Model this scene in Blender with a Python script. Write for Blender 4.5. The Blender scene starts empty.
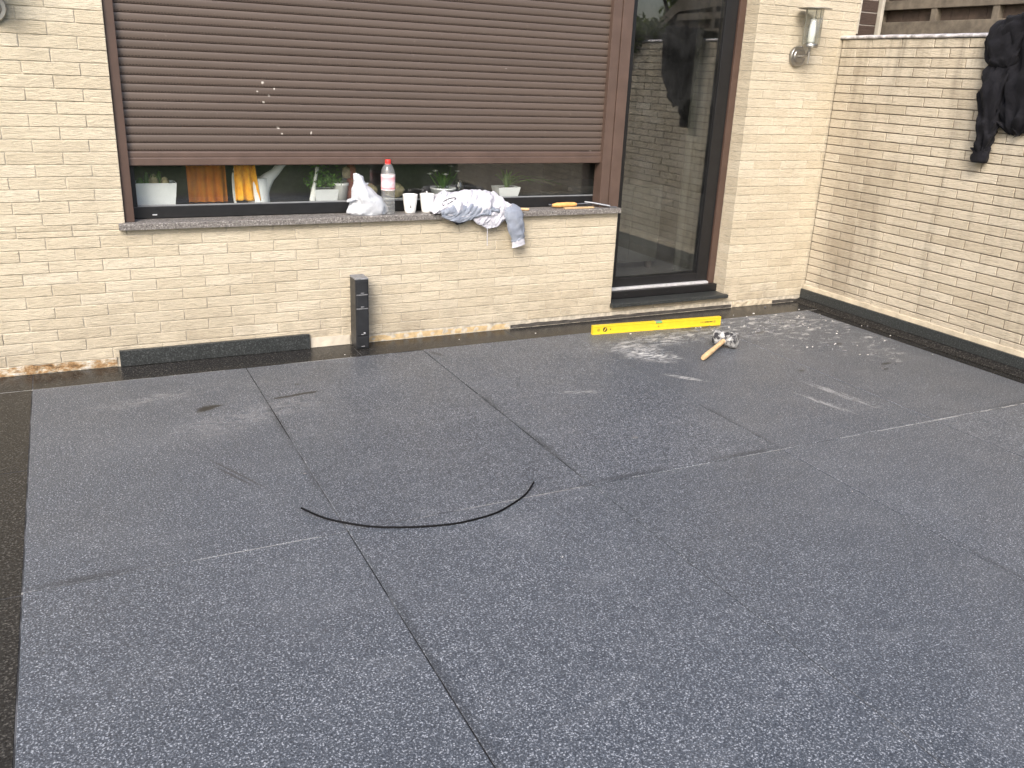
import bpy, bmesh, math, random
from mathutils import Vector, Matrix, noise as mnoise
random.seed(7)
PI = math.pi
scene = bpy.context.scene
COL = scene.collection

# ------------------------------------------------------------------ camera
CAM = Vector((-5.026, -4.955, 1.583))
PITCH, ROLL, YAW, FPX = math.radians(19.528), math.radians(2.504), math.radians(27.086), 879.26
def cam_axes():
    f = Vector((math.sin(YAW), math.cos(YAW), 0)); r = Vector((math.cos(YAW), -math.sin(YAW), 0)); u = Vector((0, 0, 1))
    f2 = f*math.cos(PITCH) - u*math.sin(PITCH); u2 = u*math.cos(PITCH) + f*math.sin(PITCH)
    return r*math.cos(ROLL) + u2*math.sin(ROLL), u2*math.cos(ROLL) - r*math.sin(ROLL), f2
RT, UP, FW = cam_axes()
cd = bpy.data.cameras.new('camera'); cam = bpy.data.objects.new('camera', cd); COL.objects.link(cam)
cd.sensor_width = 36; cd.lens = FPX/1024*36; cd.clip_start = 0.05; cd.clip_end = 500
m = Matrix.Identity(4)
for i in range(3):
    m[i][0], m[i][1], m[i][2], m[i][3] = RT[i], UP[i], -FW[i], CAM[i]
cam.matrix_world = m
scene.camera = cam

# ------------------------------------------------------------------ sky, sun, exposure
SUN_DIR = Vector((-0.50, -0.64, 0.66)).normalized()      # towards the sun
world = bpy.data.worlds.new('World'); scene.world = world; world.use_nodes = True
wn = world.node_tree; wn.nodes.clear()
wo = wn.nodes.new('ShaderNodeOutputWorld'); wb = wn.nodes.new('ShaderNodeBackground'); ws = wn.nodes.new('ShaderNodeTexSky')
ws.sky_type = 'NISHITA'; ws.sun_disc = False
ws.sun_elevation = math.asin(SUN_DIR.z); ws.sun_rotation = math.atan2(SUN_DIR.x, SUN_DIR.y)
ws.air_density = 1.0; ws.dust_density = 4.0; ws.ozone_density = 1.0
wb.inputs['Strength'].default_value = 0.15
wn.links.new(ws.outputs[0], wb.inputs[0]); wn.links.new(wb.outputs[0], wo.inputs[0])
sl = bpy.data.lights.new('sun', 'SUN'); sl.energy = 1.35; sl.angle = math.radians(24); sl.color = (1.0, 0.965, 0.92)
sun = bpy.data.objects.new('sun', sl); COL.objects.link(sun)
sun.rotation_euler = (-SUN_DIR).to_track_quat('-Z', 'Y').to_euler()
sun.location = (0, -6, 8)
vs = scene.view_settings
vs.view_transform = 'Standard'; vs.look = 'None'; vs.gamma = 1; vs.use_curve_mapping = False
vs.exposure = 1.05
scene.cycles.max_bounces = 7; scene.cycles.diffuse_bounces = 3; scene.cycles.glossy_bounces = 3; scene.cycles.transparent_max_bounces = 16
scene.cycles.caustics_reflective = False; scene.cycles.caustics_refractive = False

# ------------------------------------------------------------------ node helpers
class NT:
    def __init__(s, name):
        s.m = bpy.data.materials.new(name); s.m.use_nodes = True
        s.t = s.m.node_tree; s.t.nodes.clear()
        s.out = s.t.nodes.new('ShaderNodeOutputMaterial')
        s.geo = None
    def n(s, typ, **kw):
        nd = s.t.nodes.new('ShaderNode'+typ)
        for k, v in kw.items(): setattr(nd, k, v)
        return nd
    def l(s, a, b): s.t.links.new(a, b)
    def pos(s):
        if not s.geo: s.geo = s.n('NewGeometry')
        return s.geo.outputs['Position']
    def val(s, inp, v):
        if isinstance(v, (int, float)): inp.default_value = v
        elif isinstance(v, tuple): inp.default_value = v if len(v) == len(inp.default_value) else (*v, 1)
        else: s.l(v, inp)
    def math(s, op, a, b=0.0, c=None, clamp=False):
        nd = s.n('Math', operation=op, use_clamp=clamp)
        s.val(nd.inputs[0], a); s.val(nd.inputs[1], b)
        if c is not None: s.val(nd.inputs[2], c)
        return nd.outputs[0]
    def mapping(s, vec, loc=(0,0,0), rot=(0,0,0), scale=(1,1,1), typ='POINT'):
        nd = s.n('Mapping', vector_type=typ)
        s.l(vec, nd.inputs[0]); nd.inputs[1].default_value = loc; nd.inputs[2].default_value = rot; nd.inputs[3].default_value = scale
        return nd.outputs[0]
    def noise(s, vec, scale, detail=3, rough=.5, dist=0.0):
        nd = s.n('TexNoise'); s.l(vec, nd.inputs['Vector'])
        nd.inputs['Scale'].default_value = scale; nd.inputs['Detail'].default_value = detail
        nd.inputs['Roughness'].default_value = rough; nd.inputs['Distortion'].default_value = dist
        return nd.outputs['Fac']
    def ramp(s, fac, stops, interp='LINEAR'):
        nd = s.n('ValToRGB'); s.l(fac, nd.inputs[0]); cr = nd.color_ramp; cr.interpolation = interp
        while len(cr.elements) < len(stops): cr.elements.new(.5)
        for e, (p, c) in zip(cr.elements, stops):
            e.position = p; e.color = (c, c, c, 1) if isinstance(c, (int, float)) else (*c, 1)
        return nd.outputs[0]
    def mix(s, fac, a, b, blend='MIX'):
        nd = s.n('Mix', data_type='RGBA', blend_type=blend)
        s.val(nd.inputs[0], fac); s.val(nd.inputs[6], a); s.val(nd.inputs[7], b)
        return nd.outputs[2]
    def bump(s, h, strength=.3, dist=.01, nrm=None):
        nd = s.n('Bump'); nd.inputs['Strength'].default_value = strength; nd.inputs['Distance'].default_value = dist
        s.l(h, nd.inputs['Height'])
        if nrm: s.l(nrm, nd.inputs['Normal'])
        return nd.outputs[0]
    def bsdf(s, color, rough=.6, metal=0.0, nrm=None, spec=.5, **kw):
        p = s.n('BsdfPrincipled')
        s.val(p.inputs['Base Color'], color); s.val(p.inputs['Roughness'], rough); s.val(p.inputs['Metallic'], metal)
        p.inputs['Specular IOR Level'].default_value = spec
        if nrm: s.l(nrm, p.inputs['Normal'])
        for k, v in kw.items(): s.val(p.inputs[k], v)
        s.l(p.outputs[0], s.out.inputs[0])
        return p
    def blob(s, cx, cy, rx, ry, ang=0, soft=.25, wob=.35, nscale=30, plane='XY'):
        """mask, 1 inside a ragged ellipse lying on a surface"""
        if not hasattr(s, 'wobs'): s.wobs = {}
        ns = 90 if nscale > 60 else 34 if nscale > 18 else 12
        if ns not in s.wobs: s.wobs[ns] = s.noise(s.pos(), ns, 2)
        if plane == 'XY': mp = s.mapping(s.pos(), loc=(cx, cy, 0), rot=(0, 0, ang), scale=(rx, ry, 1e3), typ='TEXTURE')
        elif plane == 'XZ': mp = s.mapping(s.pos(), loc=(cx, 0, cy), rot=(0, ang, 0), scale=(rx, 1e3, ry), typ='TEXTURE')
        else: mp = s.mapping(s.pos(), loc=(0, cx, cy), rot=(ang, 0, 0), scale=(1e3, rx, ry), typ='TEXTURE')
        ln = s.n('VectorMath', operation='LENGTH'); s.l(mp, ln.inputs[0])
        d = s.math('ADD', ln.outputs['Value'], s.math('MULTIPLY', s.math('SUBTRACT', s.wobs[ns], .5), wob*2.5))
        mr = s.n('MapRange'); s.l(d, mr.inputs[0]); mr.inputs[1].default_value = 1+soft; mr.inputs[2].default_value = 1-soft
        mr.inputs[3].default_value = 0; mr.inputs[4].default_value = 1
        return mr.outputs[0]

def simple(name, color, rough=.6, metal=0.0, var=.12, nscale=18, bump=0.0, bscale=60, spec=.5, **kw):
    t = NT(name)
    f = t.noise(t.pos(), nscale, 4, .6)
    c = t.mix(t.ramp(f, [(.3, 0), (.7, 1)]), tuple(x*(1-var) for x in color), tuple(min(1, x*(1+var)) for x in color))
    rg = t.math('ADD', t.math('MULTIPLY', t.math('SUBTRACT', t.noise(t.pos(), nscale*2.3, 3), .5), .25), rough, clamp=True)
    nrm = t.bump(t.noise(t.pos(), bscale, 4, .6), bump, .004) if bump else None
    t.bsdf(c, rg, metal, nrm, spec, **kw)
    return t.m

def island_random(t):
    oi = t.n('ObjectInfo'); t.pos()
    return t.math('FRACT', t.math('ADD', oi.outputs['Random'], t.geo.outputs['Random Per Island']))

def brick_material(name, c1, c2, c3, stain=0.0, side='XZ'):
    t = NT(name); r = island_random(t)
    col = t.ramp(r, [(0, c1), (.45, c2), (.8, c2), (1, c3)])
    strk = (2.1, 2.1, 11)                         # rustic face: long shallow horizontal ridges
    wav = t.noise(t.mapping(t.pos(), scale=strk), 9, 4, .62, 1.1)
    col = t.mix(t.ramp(wav, [(.38, .42), (.52, 0)]), col, tuple(x*.66 for x in c1))
    big = t.noise(t.pos(), 2.1, 5, .6)
    col = t.mix(t.ramp(big, [(.42, 0), (.75, .32)]), col, (c1[0]*.55, c1[1]*.53, c1[2]*.5))
    if stain:
        sv = t.noise(t.mapping(t.pos(), scale=(1, 4.2, .75)), 1.5, 5, .6, .6)
        col = t.mix(t.ramp(sv, [(.50, 0), (.70, stain)]), col, (.12, .095, .065))
        bl = t.blob(-.32, .45, .16, .62, 0, .8, .5, 6, 'YZ')
        col = t.mix(t.math('MULTIPLY', bl, .42), col, (.15, .115, .075))
        drp = t.noise(t.mapping(t.pos(), scale=(1, 26, .9)), 1.0, 4, .6, .4)      # run marks below the coping
        hz = t.n('SeparateXYZ'); t.l(t.pos(), hz.inputs[0])
        top = t.n('MapRange'); t.l(hz.outputs[2], top.inputs[0]); top.inputs[1].default_value = 1.45; top.inputs[2].default_value = 1.92
        col = t.mix(t.math('MULTIPLY', t.ramp(drp, [(.48, 0), (.68, .38)]), top.outputs[0]), col, (.13, .11, .09))
    else:
        hz = t.n('SeparateXYZ'); t.l(t.pos(), hz.inputs[0])                       # splash dirt at the foot of the wall
        low = t.n('MapRange'); t.l(hz.outputs[2], low.inputs[0]); low.inputs[1].default_value = .34; low.inputs[2].default_value = 0.02
        sp = t.ramp(t.noise(t.pos(), 7, 5, .65), [(.42, .05), (.65, .5)])
        col = t.mix(t.math('MULTIPLY', low.outputs[0], sp), col, (.22, .185, .14))
    fine = t.noise(t.pos(), 190, 3, .7)
    col = t.mix(t.ramp(fine, [(.35, .16), (.6, 0)]), col, (.17, .14, .10))
    nrm = t.bump(t.math('ADD', wav, t.math('MULTIPLY', fine, .20)), .8, .009)
    t.bsdf(col, .86, 0, nrm, .25)
    return t.m

def glass_material(name, tint=(.955, .97, .965), ior=1.5, rough=0.0, extra=0.0, haze=0.0, refl=2.1):
    t = NT(name)
    lw = t.n('LayerWeight'); lw.inputs[0].default_value = .5; f0 = ((ior-1)/(ior+1))**2
    tr = t.n('BsdfTransparent'); tr.inputs[0].default_value = (*tint, 1)
    gl = t.n('BsdfGlossy'); gl.inputs['Roughness'].default_value = rough
    fac = t.math('ADD', t.math('MULTIPLY', t.math('POWER', lw.outputs['Facing'], 5.0), 1-f0), f0*(refl if not extra else 1.2)+extra, clamp=True)
    mx = t.n('MixShader'); t.l(fac, mx.inputs[0]); t.l(tr.outputs[0], mx.inputs[1]); t.l(gl.outputs[0], mx.inputs[2])
    # a film of dust
    df = t.n('BsdfDiffuse'); df.inputs[0].default_value = (.5, .5, .5, 1)
    mx2 = t.n('MixShader'); t.l(t.ramp(t.noise(t.pos(), 5, 5, .6), [(.4, .004+haze), (.75, .03+haze*1.4)]), mx2.inputs[0])
    t.l(mx.outputs[0], mx2.inputs[1]); t.l(df.outputs[0], mx2.inputs[2])
    t.l(mx2.outputs[0], t.out.inputs[0])
    return t.m

def granite(name, dark, mid, lite, rough, tone=.12, scuffs=False, spk=1.0, spec=.45):
    t = NT(name); r = island_random(t)
    a = t.noise(t.pos(), 118*spk, 2.5, .62, .3); b = t.noise(t.pos(), 300*spk, 2, .6)
    sp = t.math('ADD', t.math('MULTIPLY', a, .72), t.math('MULTIPLY', b, .28))
    col = t.ramp(sp, [(.37, dark), (.48, mid), (.55, tuple(x*1.2 for x in mid)), (.64, lite)])
    vo = t.n('TexVoronoi', feature='F1'); t.l(t.pos(), vo.inputs['Vector']); vo.inputs['Scale'].default_value = 85*spk
    spot = t.math('MULTIPLY', t.ramp(vo.outputs['Distance'], [(.18, 1), (.36, 0)]), t.ramp(vo.outputs['Color'], [(.55, 0), (.8, .75)]))
    col = t.mix(spot, col, tuple(min(1, x*1.25) for x in lite))
    big = t.noise(t.pos(), 1.35, 5, .62, .3)
    col = t.mix(t.ramp(big, [(.35, .11), (.62, 0)]), col, tuple(x*.55 for x in mid))
    tn = t.math('ADD', t.math('MULTIPLY', r, tone*2), 1-tone)
    col = t.mix(1.0, col, t.n('CombineXYZ').outputs[0], 'MULTIPLY') if False else col
    hs = t.n('HueSaturation'); t.l(col, hs.inputs['Color']); t.l(tn, hs.inputs['Value']); col = hs.outputs[0]
    rg = t.math('ADD', t.math('MULTIPLY', t.math('SUBTRACT', t.noise(t.pos(), 3.1, 5, .6), .5), .28), rough, clamp=True)
    if scuffs:
        # mortar dust rubbed into the face of the slabs
        dust = t.ramp(t.noise(t.pos(), 2.4, 7, .68, .8), [(.50, 0), (.78, .10)])
        col = t.mix(dust, col, (.30, .31, .325))
        wipe = t.ramp(t.noise(t.mapping(t.pos(), rot=(0, 0, .5), scale=(1.4, 7, 1)), 1.4, 6, .7, 1.2), [(.54, 0), (.74, .09)])
        col = t.mix(wipe, col, (.33, .34, .35))
        chalk = (.58, .58, .57); grain = {}
        def scuff(cx, cy, rx, ry, ang, k, dens, stretch=(3, 60, 1), col2=None):
            nonlocal col
            b = t.blob(cx, cy, rx, ry, ang, .5, .5, 14)
            key = 'A' if stretch[1] >= 60 else 'C' if stretch[1] <= 6 else 'B'
            if key not in grain: grain[key] = t.noise(t.mapping(t.pos(), rot=(0, 0, {'A': -2.3, 'B': -.2, 'C': -.15}[key]), scale={'A': (16, 75, 1), 'B': (12, 26, 1), 'C': (40, 6, 1)}[key]), 1.0, 4, .7, .6)
            s = grain[key]
            col = t.mix(t.math('MULTIPLY', b, t.ramp(s, [(dens, 0), (dens+.12, k)])), col, col2 or chalk)
        scuff(-1.98, -.76, .17, .12, 2.2, .75, .47, (16, 75, 1))
        scuff(-1.95, -.80, .14, .05, 2.5, .6, .45, (16, 75, 1))
        scuff(-1.72, -.55, .42, .11, .1, .5, .47, (8, 22, 1))
        scuff(-2.02, -1.22, .10, .02, 2.3, .6, .42)
        scuff(-1.37, -1.74, .026, .19, .18, .42, .42, (40, 6, 1))
        scuff(-1.56, -1.80, .018, .14, .22, .4, .42, (40, 6, 1))
        scuff(-.75, -.48, .50, .22, .0, .62, .50, (18, 30, 1))
        scuff(-.60, -.78, .5, .30, .2, .5, .56, (22, 30, 1))
        scuff(-.42, -1.15, .3, .12, .9, .55, .55, (22, 40, 1))
        scuff(-2.72, -1.22, .12, .018, -.3, .35, .45)
        scuff(-4.35, -.95, .32, .10, .35, .12, .44, (8, 20, 1))
        scuff(-4.75, -.58, .25, .06, .2, .14, .45, (8, 26, 1))
        # damp spots and saw marks
        wet = (.022, .021, .02)
        for (cx, cy, rx, ry, an, k) in ((-4.545, -.80, .052, .028, .5, 1), (-4.50, -.785, .035, .014, .3, 1), (-4.16, -.766, .075, .011, .12, .95), (-4.05, -.748, .075, .012, .12, .95),
                                   (-4.06, -.60, .016, .010, 0, .8), (-3.18, -.36, .05, .018, -1.1, .6),
                                   (-1.25, -.38, .2, .03, .05, .7), (-.95, -.62, .05, .02, .3, .7), (-.62, -1.0, .03, .015, .3, .8), (-.66, -1.42, .045, .013, .1, .85), (-.75, -1.50, .03, .011, .1, .8), (-1.28, -1.35, .025, .013, .1, .8)):
            col = t.mix(t.math('MULTIPLY', t.blob(cx, cy, rx, ry, an, .3, .45, 38), k), col, wet)
        edge_dark = (.022, .024, .028)         # soft darker bands in the slab colour along some joints
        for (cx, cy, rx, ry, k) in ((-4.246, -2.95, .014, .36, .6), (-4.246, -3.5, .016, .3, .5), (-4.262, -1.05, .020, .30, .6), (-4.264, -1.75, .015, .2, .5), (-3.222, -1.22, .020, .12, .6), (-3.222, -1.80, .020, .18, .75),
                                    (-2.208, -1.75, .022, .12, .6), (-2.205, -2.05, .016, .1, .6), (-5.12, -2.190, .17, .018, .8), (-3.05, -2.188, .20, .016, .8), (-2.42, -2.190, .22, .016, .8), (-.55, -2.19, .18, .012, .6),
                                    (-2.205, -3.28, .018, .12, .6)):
            col = t.mix(t.math('MULTIPLY', t.blob(cx, cy, rx*.8, ry, 0, .75, .35, 12), k*.75), col, edge_dark)
        for (cx, cy, ln, an) in ((-4.535, -1.575, .19, -1.13), (-4.55, -1.60, .12, -1.13)):
            col = t.mix(t.math('MULTIPLY', t.blob(cx, cy, ln, .006, an, .4, .1, 20), .75), col, (.035, .035, .037))
    nrm = t.bump(sp, .22, .003)
    t.bsdf(col, rg, 0, nrm, spec)
    return t.m

# ------------------------------------------------------------------ materials
M = {}
M['brick'] = brick_material('cream_brick', (.53, .465, .35), (.58, .515, .395), (.615, .555, .44))
M['brick_garden'] = brick_material('weathered_cream_brick', (.50, .435, .33), (.57, .505, .395), (.62, .56, .45), stain=.32)
M['brick_brown'] = brick_material('brown_brick', (.045, .030, .025), (.062, .041, .034), (.08, .054, .044))
M['mortar'] = simple('pale_mortar', (.45, .41, .335), .92, var=.35, nscale=30, bump=.5, bscale=160)
M['mortar_dark'] = simple('grey_mortar', (.19, .162, .128), .95, var=.4, nscale=14, bump=.5, bscale=160)
M['mortar_white'] = simple('white_mortar', (.5, .46, .42), .9)
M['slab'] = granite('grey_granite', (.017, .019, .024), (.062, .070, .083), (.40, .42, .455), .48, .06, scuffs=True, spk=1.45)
M['border'] = granite('dark_honed_granite', (.010, .0098, .0095), (.019, .0185, .018), (.085, .080, .072), .2, .15, spec=.13)
M['skirting'] = granite('black_granite', (.012, .0135, .0135), (.027, .030, .030), (.11, .118, .118), .4, .1, spk=1.2)
M['sill'] = granite('speckled_sill_stone', (.045, .041, .038), (.16, .148, .138), (.44, .42, .40), .55, .05, spk=.9)
def joint_mat():
    t = NT('joint_filler')
    c = t.ramp(t.noise(t.mapping(t.pos(), scale=(1, 1, 1)), 2.3, 5, .7), [(.38, (.010, .010, .011)), (.46, (.05, .05, .052)), (.52, (.34, .335, .32))])
    t.bsdf(c, .9, 0, t.bump(t.noise(t.pos(), 200, 3), .5, .003)); return t.m
M['joint'] = joint_mat()
def joint2():
    t = NT('dark_joint_filler')
    c = t.ramp(t.noise(t.pos(), 3.4, 5, .7), [(.40, (.008, .008, .009)), (.50, (.030, .031, .034)), (.60, (.095, .098, .105))])
    t.bsdf(c, .9); return t.m
M['joint_dark'] = joint2()
def slat_mat():
    t = NT('brown_shutter_slats'); tc = t.n('TexCoord')
    sx = t.n('SeparateXYZ'); t.l(tc.outputs['Object'], sx.inputs[0])
    ph = t.math('FRACT', t.math('MULTIPLY', sx.outputs[0], 1/.0155))
    dot = t.math('MULTIPLY', t.math('LESS_THAN', t.math('ABSOLUTE', t.math('SUBTRACT', ph, .5)), .30),
                 t.math('LESS_THAN', t.math('ABSOLUTE', t.math('SUBTRACT', sx.outputs[2], .0070)), .0020))
    f = t.noise(t.mapping(t.pos(), scale=(.6, 1, 9)), 3.2, 5, .65)
    c = t.mix(f, (.079, .0585, .0475), (.099, .075, .062))
    oi = t.n('ObjectInfo'); hs = t.n('HueSaturation'); t.l(c, hs.inputs['Color']); t.l(t.math('ADD', t.math('MULTIPLY', oi.outputs['Random'], .14), .93), hs.inputs['Value']); c = hs.outputs[0]
    c = t.mix(t.math('MULTIPLY', dot, .8), c, (.02, .014, .011))
    dust = t.ramp(t.noise(t.pos(), 55, 4, .7), [(.66, 0), (.76, .35)]); c = t.mix(dust, c, (.30, .26, .23))
    for (x, z, rx, rz) in ((-4.03, 1.475, .010, .011), (-4.06, 1.43, .008, .006), (-4.0, 1.41, .009, .006), (-4.03, 1.375, .010, .008), (-3.97, 1.445, .006, .008), (-3.96, 1.245, .013, .007), (-3.94, 1.215, .008, .006), (-3.78, 1.22, .006, .012), (-1.97, 1.12, .02, .008), (-2.6, 1.6, .004, .003)):
        c = t.mix(t.math('MULTIPLY', t.blob(x, z, rx*.62, rz*.62, .3, .4, .5, 90, 'XZ'), .75), c, (.66, .62, .56))
    t.bsdf(c, t.math('ADD', t.math('MULTIPLY', f, .2), .33), 0, t.bump(t.noise(t.pos(), 300, 2), .06, .002), .5); return t.m
M['slat'] = slat_mat()
M['brown'] = simple('brown_lacquered_metal', (.088, .058, .046), .42, var=.14, nscale=9, bump=.05, bscale=200)
M['brown_dark'] = simple('dark_brown_metal', (.072, .044, .034), .45, var=.12, nscale=9)
M['black_frame'] = simple('black_window_frame', (.009, .009, .010), .40, var=.2)
M['gasket'] = simple('grey_gasket', (.20, .21, .22), .5)
M['alu'] = simple('brushed_aluminium', (.60, .61, .63), .5, .35, nscale=40)
M['steel'] = simple('stainless_steel', (.36, .35, .33), .36, 1.0, nscale=30)
M['steel_dull'] = simple('dull_steel', (.28, .29, .31), .42, .85, nscale=40)
M['pane'] = glass_material('window_glass', refl=1.4)
M['door_pane'] = glass_material('coated_door_glass', (.80, .83, .84), refl=3.3)
M['clear'] = glass_material('lamp_glass', (.93, .94, .93), 1.45)
M['pet'] = glass_material('clear_plastic', (.93, .95, .96), 1.5, .06, .04, .16)
M['bulb'] = simple('frosted_white_glass', (.86, .86, .83), .35, var=.03)
M['plastic_black'] = simple('black_plastic', (.017, .018, .020), .42, var=.25)
M['plastic_grey'] = simple('scuffed_grey_plastic', (.20, .205, .215), .55, var=.4, nscale=60)
M['yellow'] = simple('yellow_paint', (.70, .50, .025), .38, var=.06, nscale=24)
M['black_print'] = simple('black_print', (.025, .025, .022), .5)
M['dull_print'] = simple('worn_print', (.40, .31, .03), .5)
M['green_vial'] = simple('green_vial', (.15, .42, .12), .15)
M['wood'] = simple('ash_handle_wood', (.58, .40, .22), .6, var=.2, nscale=40, bump=.2)
def rubber_mat():
    t = NT('dusty_black_rubber')
    f = t.noise(t.pos(), 26, 5, .65); c = t.mix(t.ramp(f, [(.44, 0), (.58, .85)]), (.02, .02, .024), (.52, .52, .51))
    t.bsdf(c, .8, 0, t.bump(f, .3, .003)); return t.m
M['rubber'] = rubber_mat()
M['orange_wood'] = simple('orange_stained_wood', (.70, .38, .13), .5, var=.15, nscale=40)
M['cable'] = simple('black_rubber_strip', (.004, .004, .005), .75, spec=.2)
M['white_plastic'] = simple('white_plastic', (.76, .77, .77), .35, var=.04)
M['white_ceramic'] = simple('white_glazed_ceramic', (.80, .80, .78), .18, var=.03)
M['red_cap'] = simple('red_plastic', (.75, .035, .03), .35)
M['soil'] = simple('soil', (.07, .05, .035), .95, var=.4, nscale=60, bump=.6)
def fabric(name, col, col2=None, sheen=.08):
    t = NT(name)
    f = t.noise(t.pos(), 11, 5, .6); c = t.mix(t.ramp(f, [(.35, 0), (.65, 1)]), col, col2 or tuple(x*.8 for x in col))
    t.bsdf(c, .92, 0, t.bump(t.noise(t.pos(), 30, 5, .68, .6), .6, .012), .2, **{'Sheen Weight': sheen}); return t.m
M['fleece'] = fabric('black_fleece', (.0060, .0060, .0078), (.0105, .0105, .014), .02)
M['shirt_white'] = fabric('white_cotton', (.56, .56, .60), (.44, .44, .50))
M['shirt_grey'] = fabric('grey_blue_cotton', (.27, .30, .355), (.20, .225, .28))
M['shirt_dark'] = fabric('navy_cotton', (.025, .027, .035))
def bag_mat():
    t = NT('thin_white_plastic_film')
    d = t.n('BsdfDiffuse'); d.inputs[0].default_value = (.80, .83, .88, 1)
    tl = t.n('BsdfTranslucent'); tl.inputs[0].default_value = (.80, .83, .88, 1)
    g = t.n('BsdfGlossy'); g.inputs[1].default_value = .22; tr = t.n('BsdfTransparent')
    nrm = t.bump(t.noise(t.pos(), 60, 4, .6, .8), .7, .008)
    for x in (d, tl, g): t.l(nrm, x.inputs['Normal'])
    def mx(f, a, b):
        q = t.n('MixShader'); q.inputs[0].default_value = f; t.l(a.outputs[0], q.inputs[1]); t.l(b.outputs[0], q.inputs[2]); return q
    o = mx(.10, mx(.14, mx(.35, d, tl), tr), g); t.l(o.outputs[0], t.out.inputs[0]); return t.m
M['bag'] = bag_mat()
def label_mat():
    t = NT('bottle_label'); s = t.n('SeparateXYZ'); t.l(t.pos(), s.inputs[0])
    c = t.ramp(t.math('MULTIPLY', t.math('SUBTRACT', s.outputs[2], .895), 1/.10), [(0, (.80, .80, .80)), (.12, (.85, .80, .80)), (.20, (.72, .10, .10)), (.27, (.78, .60, .62)), (.55, (.78, .62, .66)), (.80, (.74, .30, .32)), (.90, (.82, .80, .80))])
    c = t.mix(t.ramp(t.noise(t.pos(), 90, 2), [(.5, 0), (.56, .5)]), c, (.72, .35, .42))
    t.bsdf(c, .4); return t.m
M['label'] = label_mat()
def leaf_mat(name, a, b):
    t = NT(name); r = island_random(t)
    c = t.mix(r, a, b)
    p = t.bsdf(c, .5, 0, None, .35)
    tl = t.n('BsdfTranslucent'); t.l(t.mix(.5, c, (.30, .40, .05)), tl.inputs[0])
    q = t.n('MixShader'); q.inputs[0].default_value = .3; t.l(p.outputs[0], q.inputs[1]); t.l(tl.outputs[0], q.inputs[2]); t.l(q.outputs[0], t.out.inputs[0]); return t.m
M['leaf'] = leaf_mat('leaf_green', (.06, .10, .018), (.15, .19, .035))
M['leaf_dark'] = leaf_mat('ivy_green', (.018, .035, .012), (.04, .065, .02))
M['leaf_house'] = leaf_mat('house_plant_green', (.06, .17, .03), (.17, .34, .07))
M['petal'] = simple('white_petal', (.82, .80, .76), .6)
M['bark'] = simple('bark', (.10, .075, .055), .95, var=.4, nscale=20, bump=.8)
M['orange'] = simple('orange_cloth', (1.0, .40, .018), .8, var=.25, nscale=30, **{'Subsurface Weight': 0.0})
M['orange_dark'] = simple('orange_brown_curtain', (1.0, .29, .025), .85, var=.25, nscale=12)
M['straw'] = simple('straw_wicker', (.42, .35, .20), .85, var=.35, nscale=50, bump=.8)
M['redbrown'] = simple('red_brown_clay', (.30, .09, .05), .7, var=.4, nscale=40)
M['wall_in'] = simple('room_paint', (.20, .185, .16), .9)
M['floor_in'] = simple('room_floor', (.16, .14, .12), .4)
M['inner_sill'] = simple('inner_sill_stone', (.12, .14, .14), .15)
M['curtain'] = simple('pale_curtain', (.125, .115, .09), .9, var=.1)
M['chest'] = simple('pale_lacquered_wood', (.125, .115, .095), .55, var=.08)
M['timber'] = simple('weathered_timber', (.125, .105, .080), .85, var=.35, nscale=14, bump=.5)
M['timber_dark'] = simple('dark_stained_boards', (.070, .050, .038), .8, var=.35, nscale=12, bump=.5)
M['lead'] = simple('weathered_lead_flashing', (.52, .50, .51), .5, .25, var=.6, nscale=22, bump=.5, bscale=45)
M['pillar_white'] = simple('white_painted_post', (.42, .39, .33), .7)
def rubble_mat():
    t = NT('broken_mortar_bed')
    f = t.noise(t.mapping(t.pos(), scale=(1, 1, 2)), 9, 5, .7)
    c = t.ramp(f, [(.36, (.07, .045, .025)), (.45, (.33, .20, .09)), (.52, (.46, .38, .27)), (.60, (.62, .58, .52))])
    t.bsdf(c, .95, 0, t.bump(t.noise(t.pos(), 50, 5, .7), .9, .012)); return t.m
M['rubble'] = rubble_mat()
M['foam'] = simple('raw_beige_mortar', (.50, .375, .21), .95, var=.25, nscale=30, bump=.6)
M['plaster'] = simple('fresh_white_plaster', (.55, .50, .41), .9, var=.1, nscale=14, bump=.5)
M['bead'] = simple('cream_mortar_bead', (.46, .40, .30), .92, var=.2, nscale=14, bump=.6)
M['wet_mortar'] = simple('damp_grey_mortar', (.065, .060, .054), .6, var=.4, nscale=14, bump=.5)
M['grass'] = simple('lawn', (.06, .09, .025), .95, var=.4, nscale=6, bump=.5)
M['chip'] = simple('stone_chip', (.12, .12, .125), .9, var=.5, nscale=9)
M['chip_white'] = simple('plaster_crumb', (.62, .60, .57), .9)

# ------------------------------------------------------------------ mesh helpers
def link(name, me, mat=None, parent=None, loc=(0, 0, 0), rot=(0, 0, 0)):
    o = bpy.data.objects.new(name, me); COL.objects.link(o)
    o.location = loc; o.rotation_euler = rot
    if parent is not None: o.parent = parent
    if mat is not None and me is not None and not me.materials: me.materials.append(mat if not isinstance(mat, str) else M[mat])
    return o
def tag(o, label=None, cat=None, group=None, kind=None):
    if label: o['label'] = label
    if cat: o['category'] = cat
    if group: o['group'] = group
    if kind: o['kind'] = kind
    return o
def thing(name, label, cat, loc=(0, 0, 0), rz=0, group=None):
    return tag(link(name, None, None, None, loc, (0, 0, rz)), label, cat, group)
def mesh_py(name, verts, faces, smooth=False):
    me = bpy.data.meshes.new(name); me.from_pydata([tuple(v) for v in verts], [], faces); me.update()
    if smooth:
        for p in me.polygons: p.use_smooth = True
    return me
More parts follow.
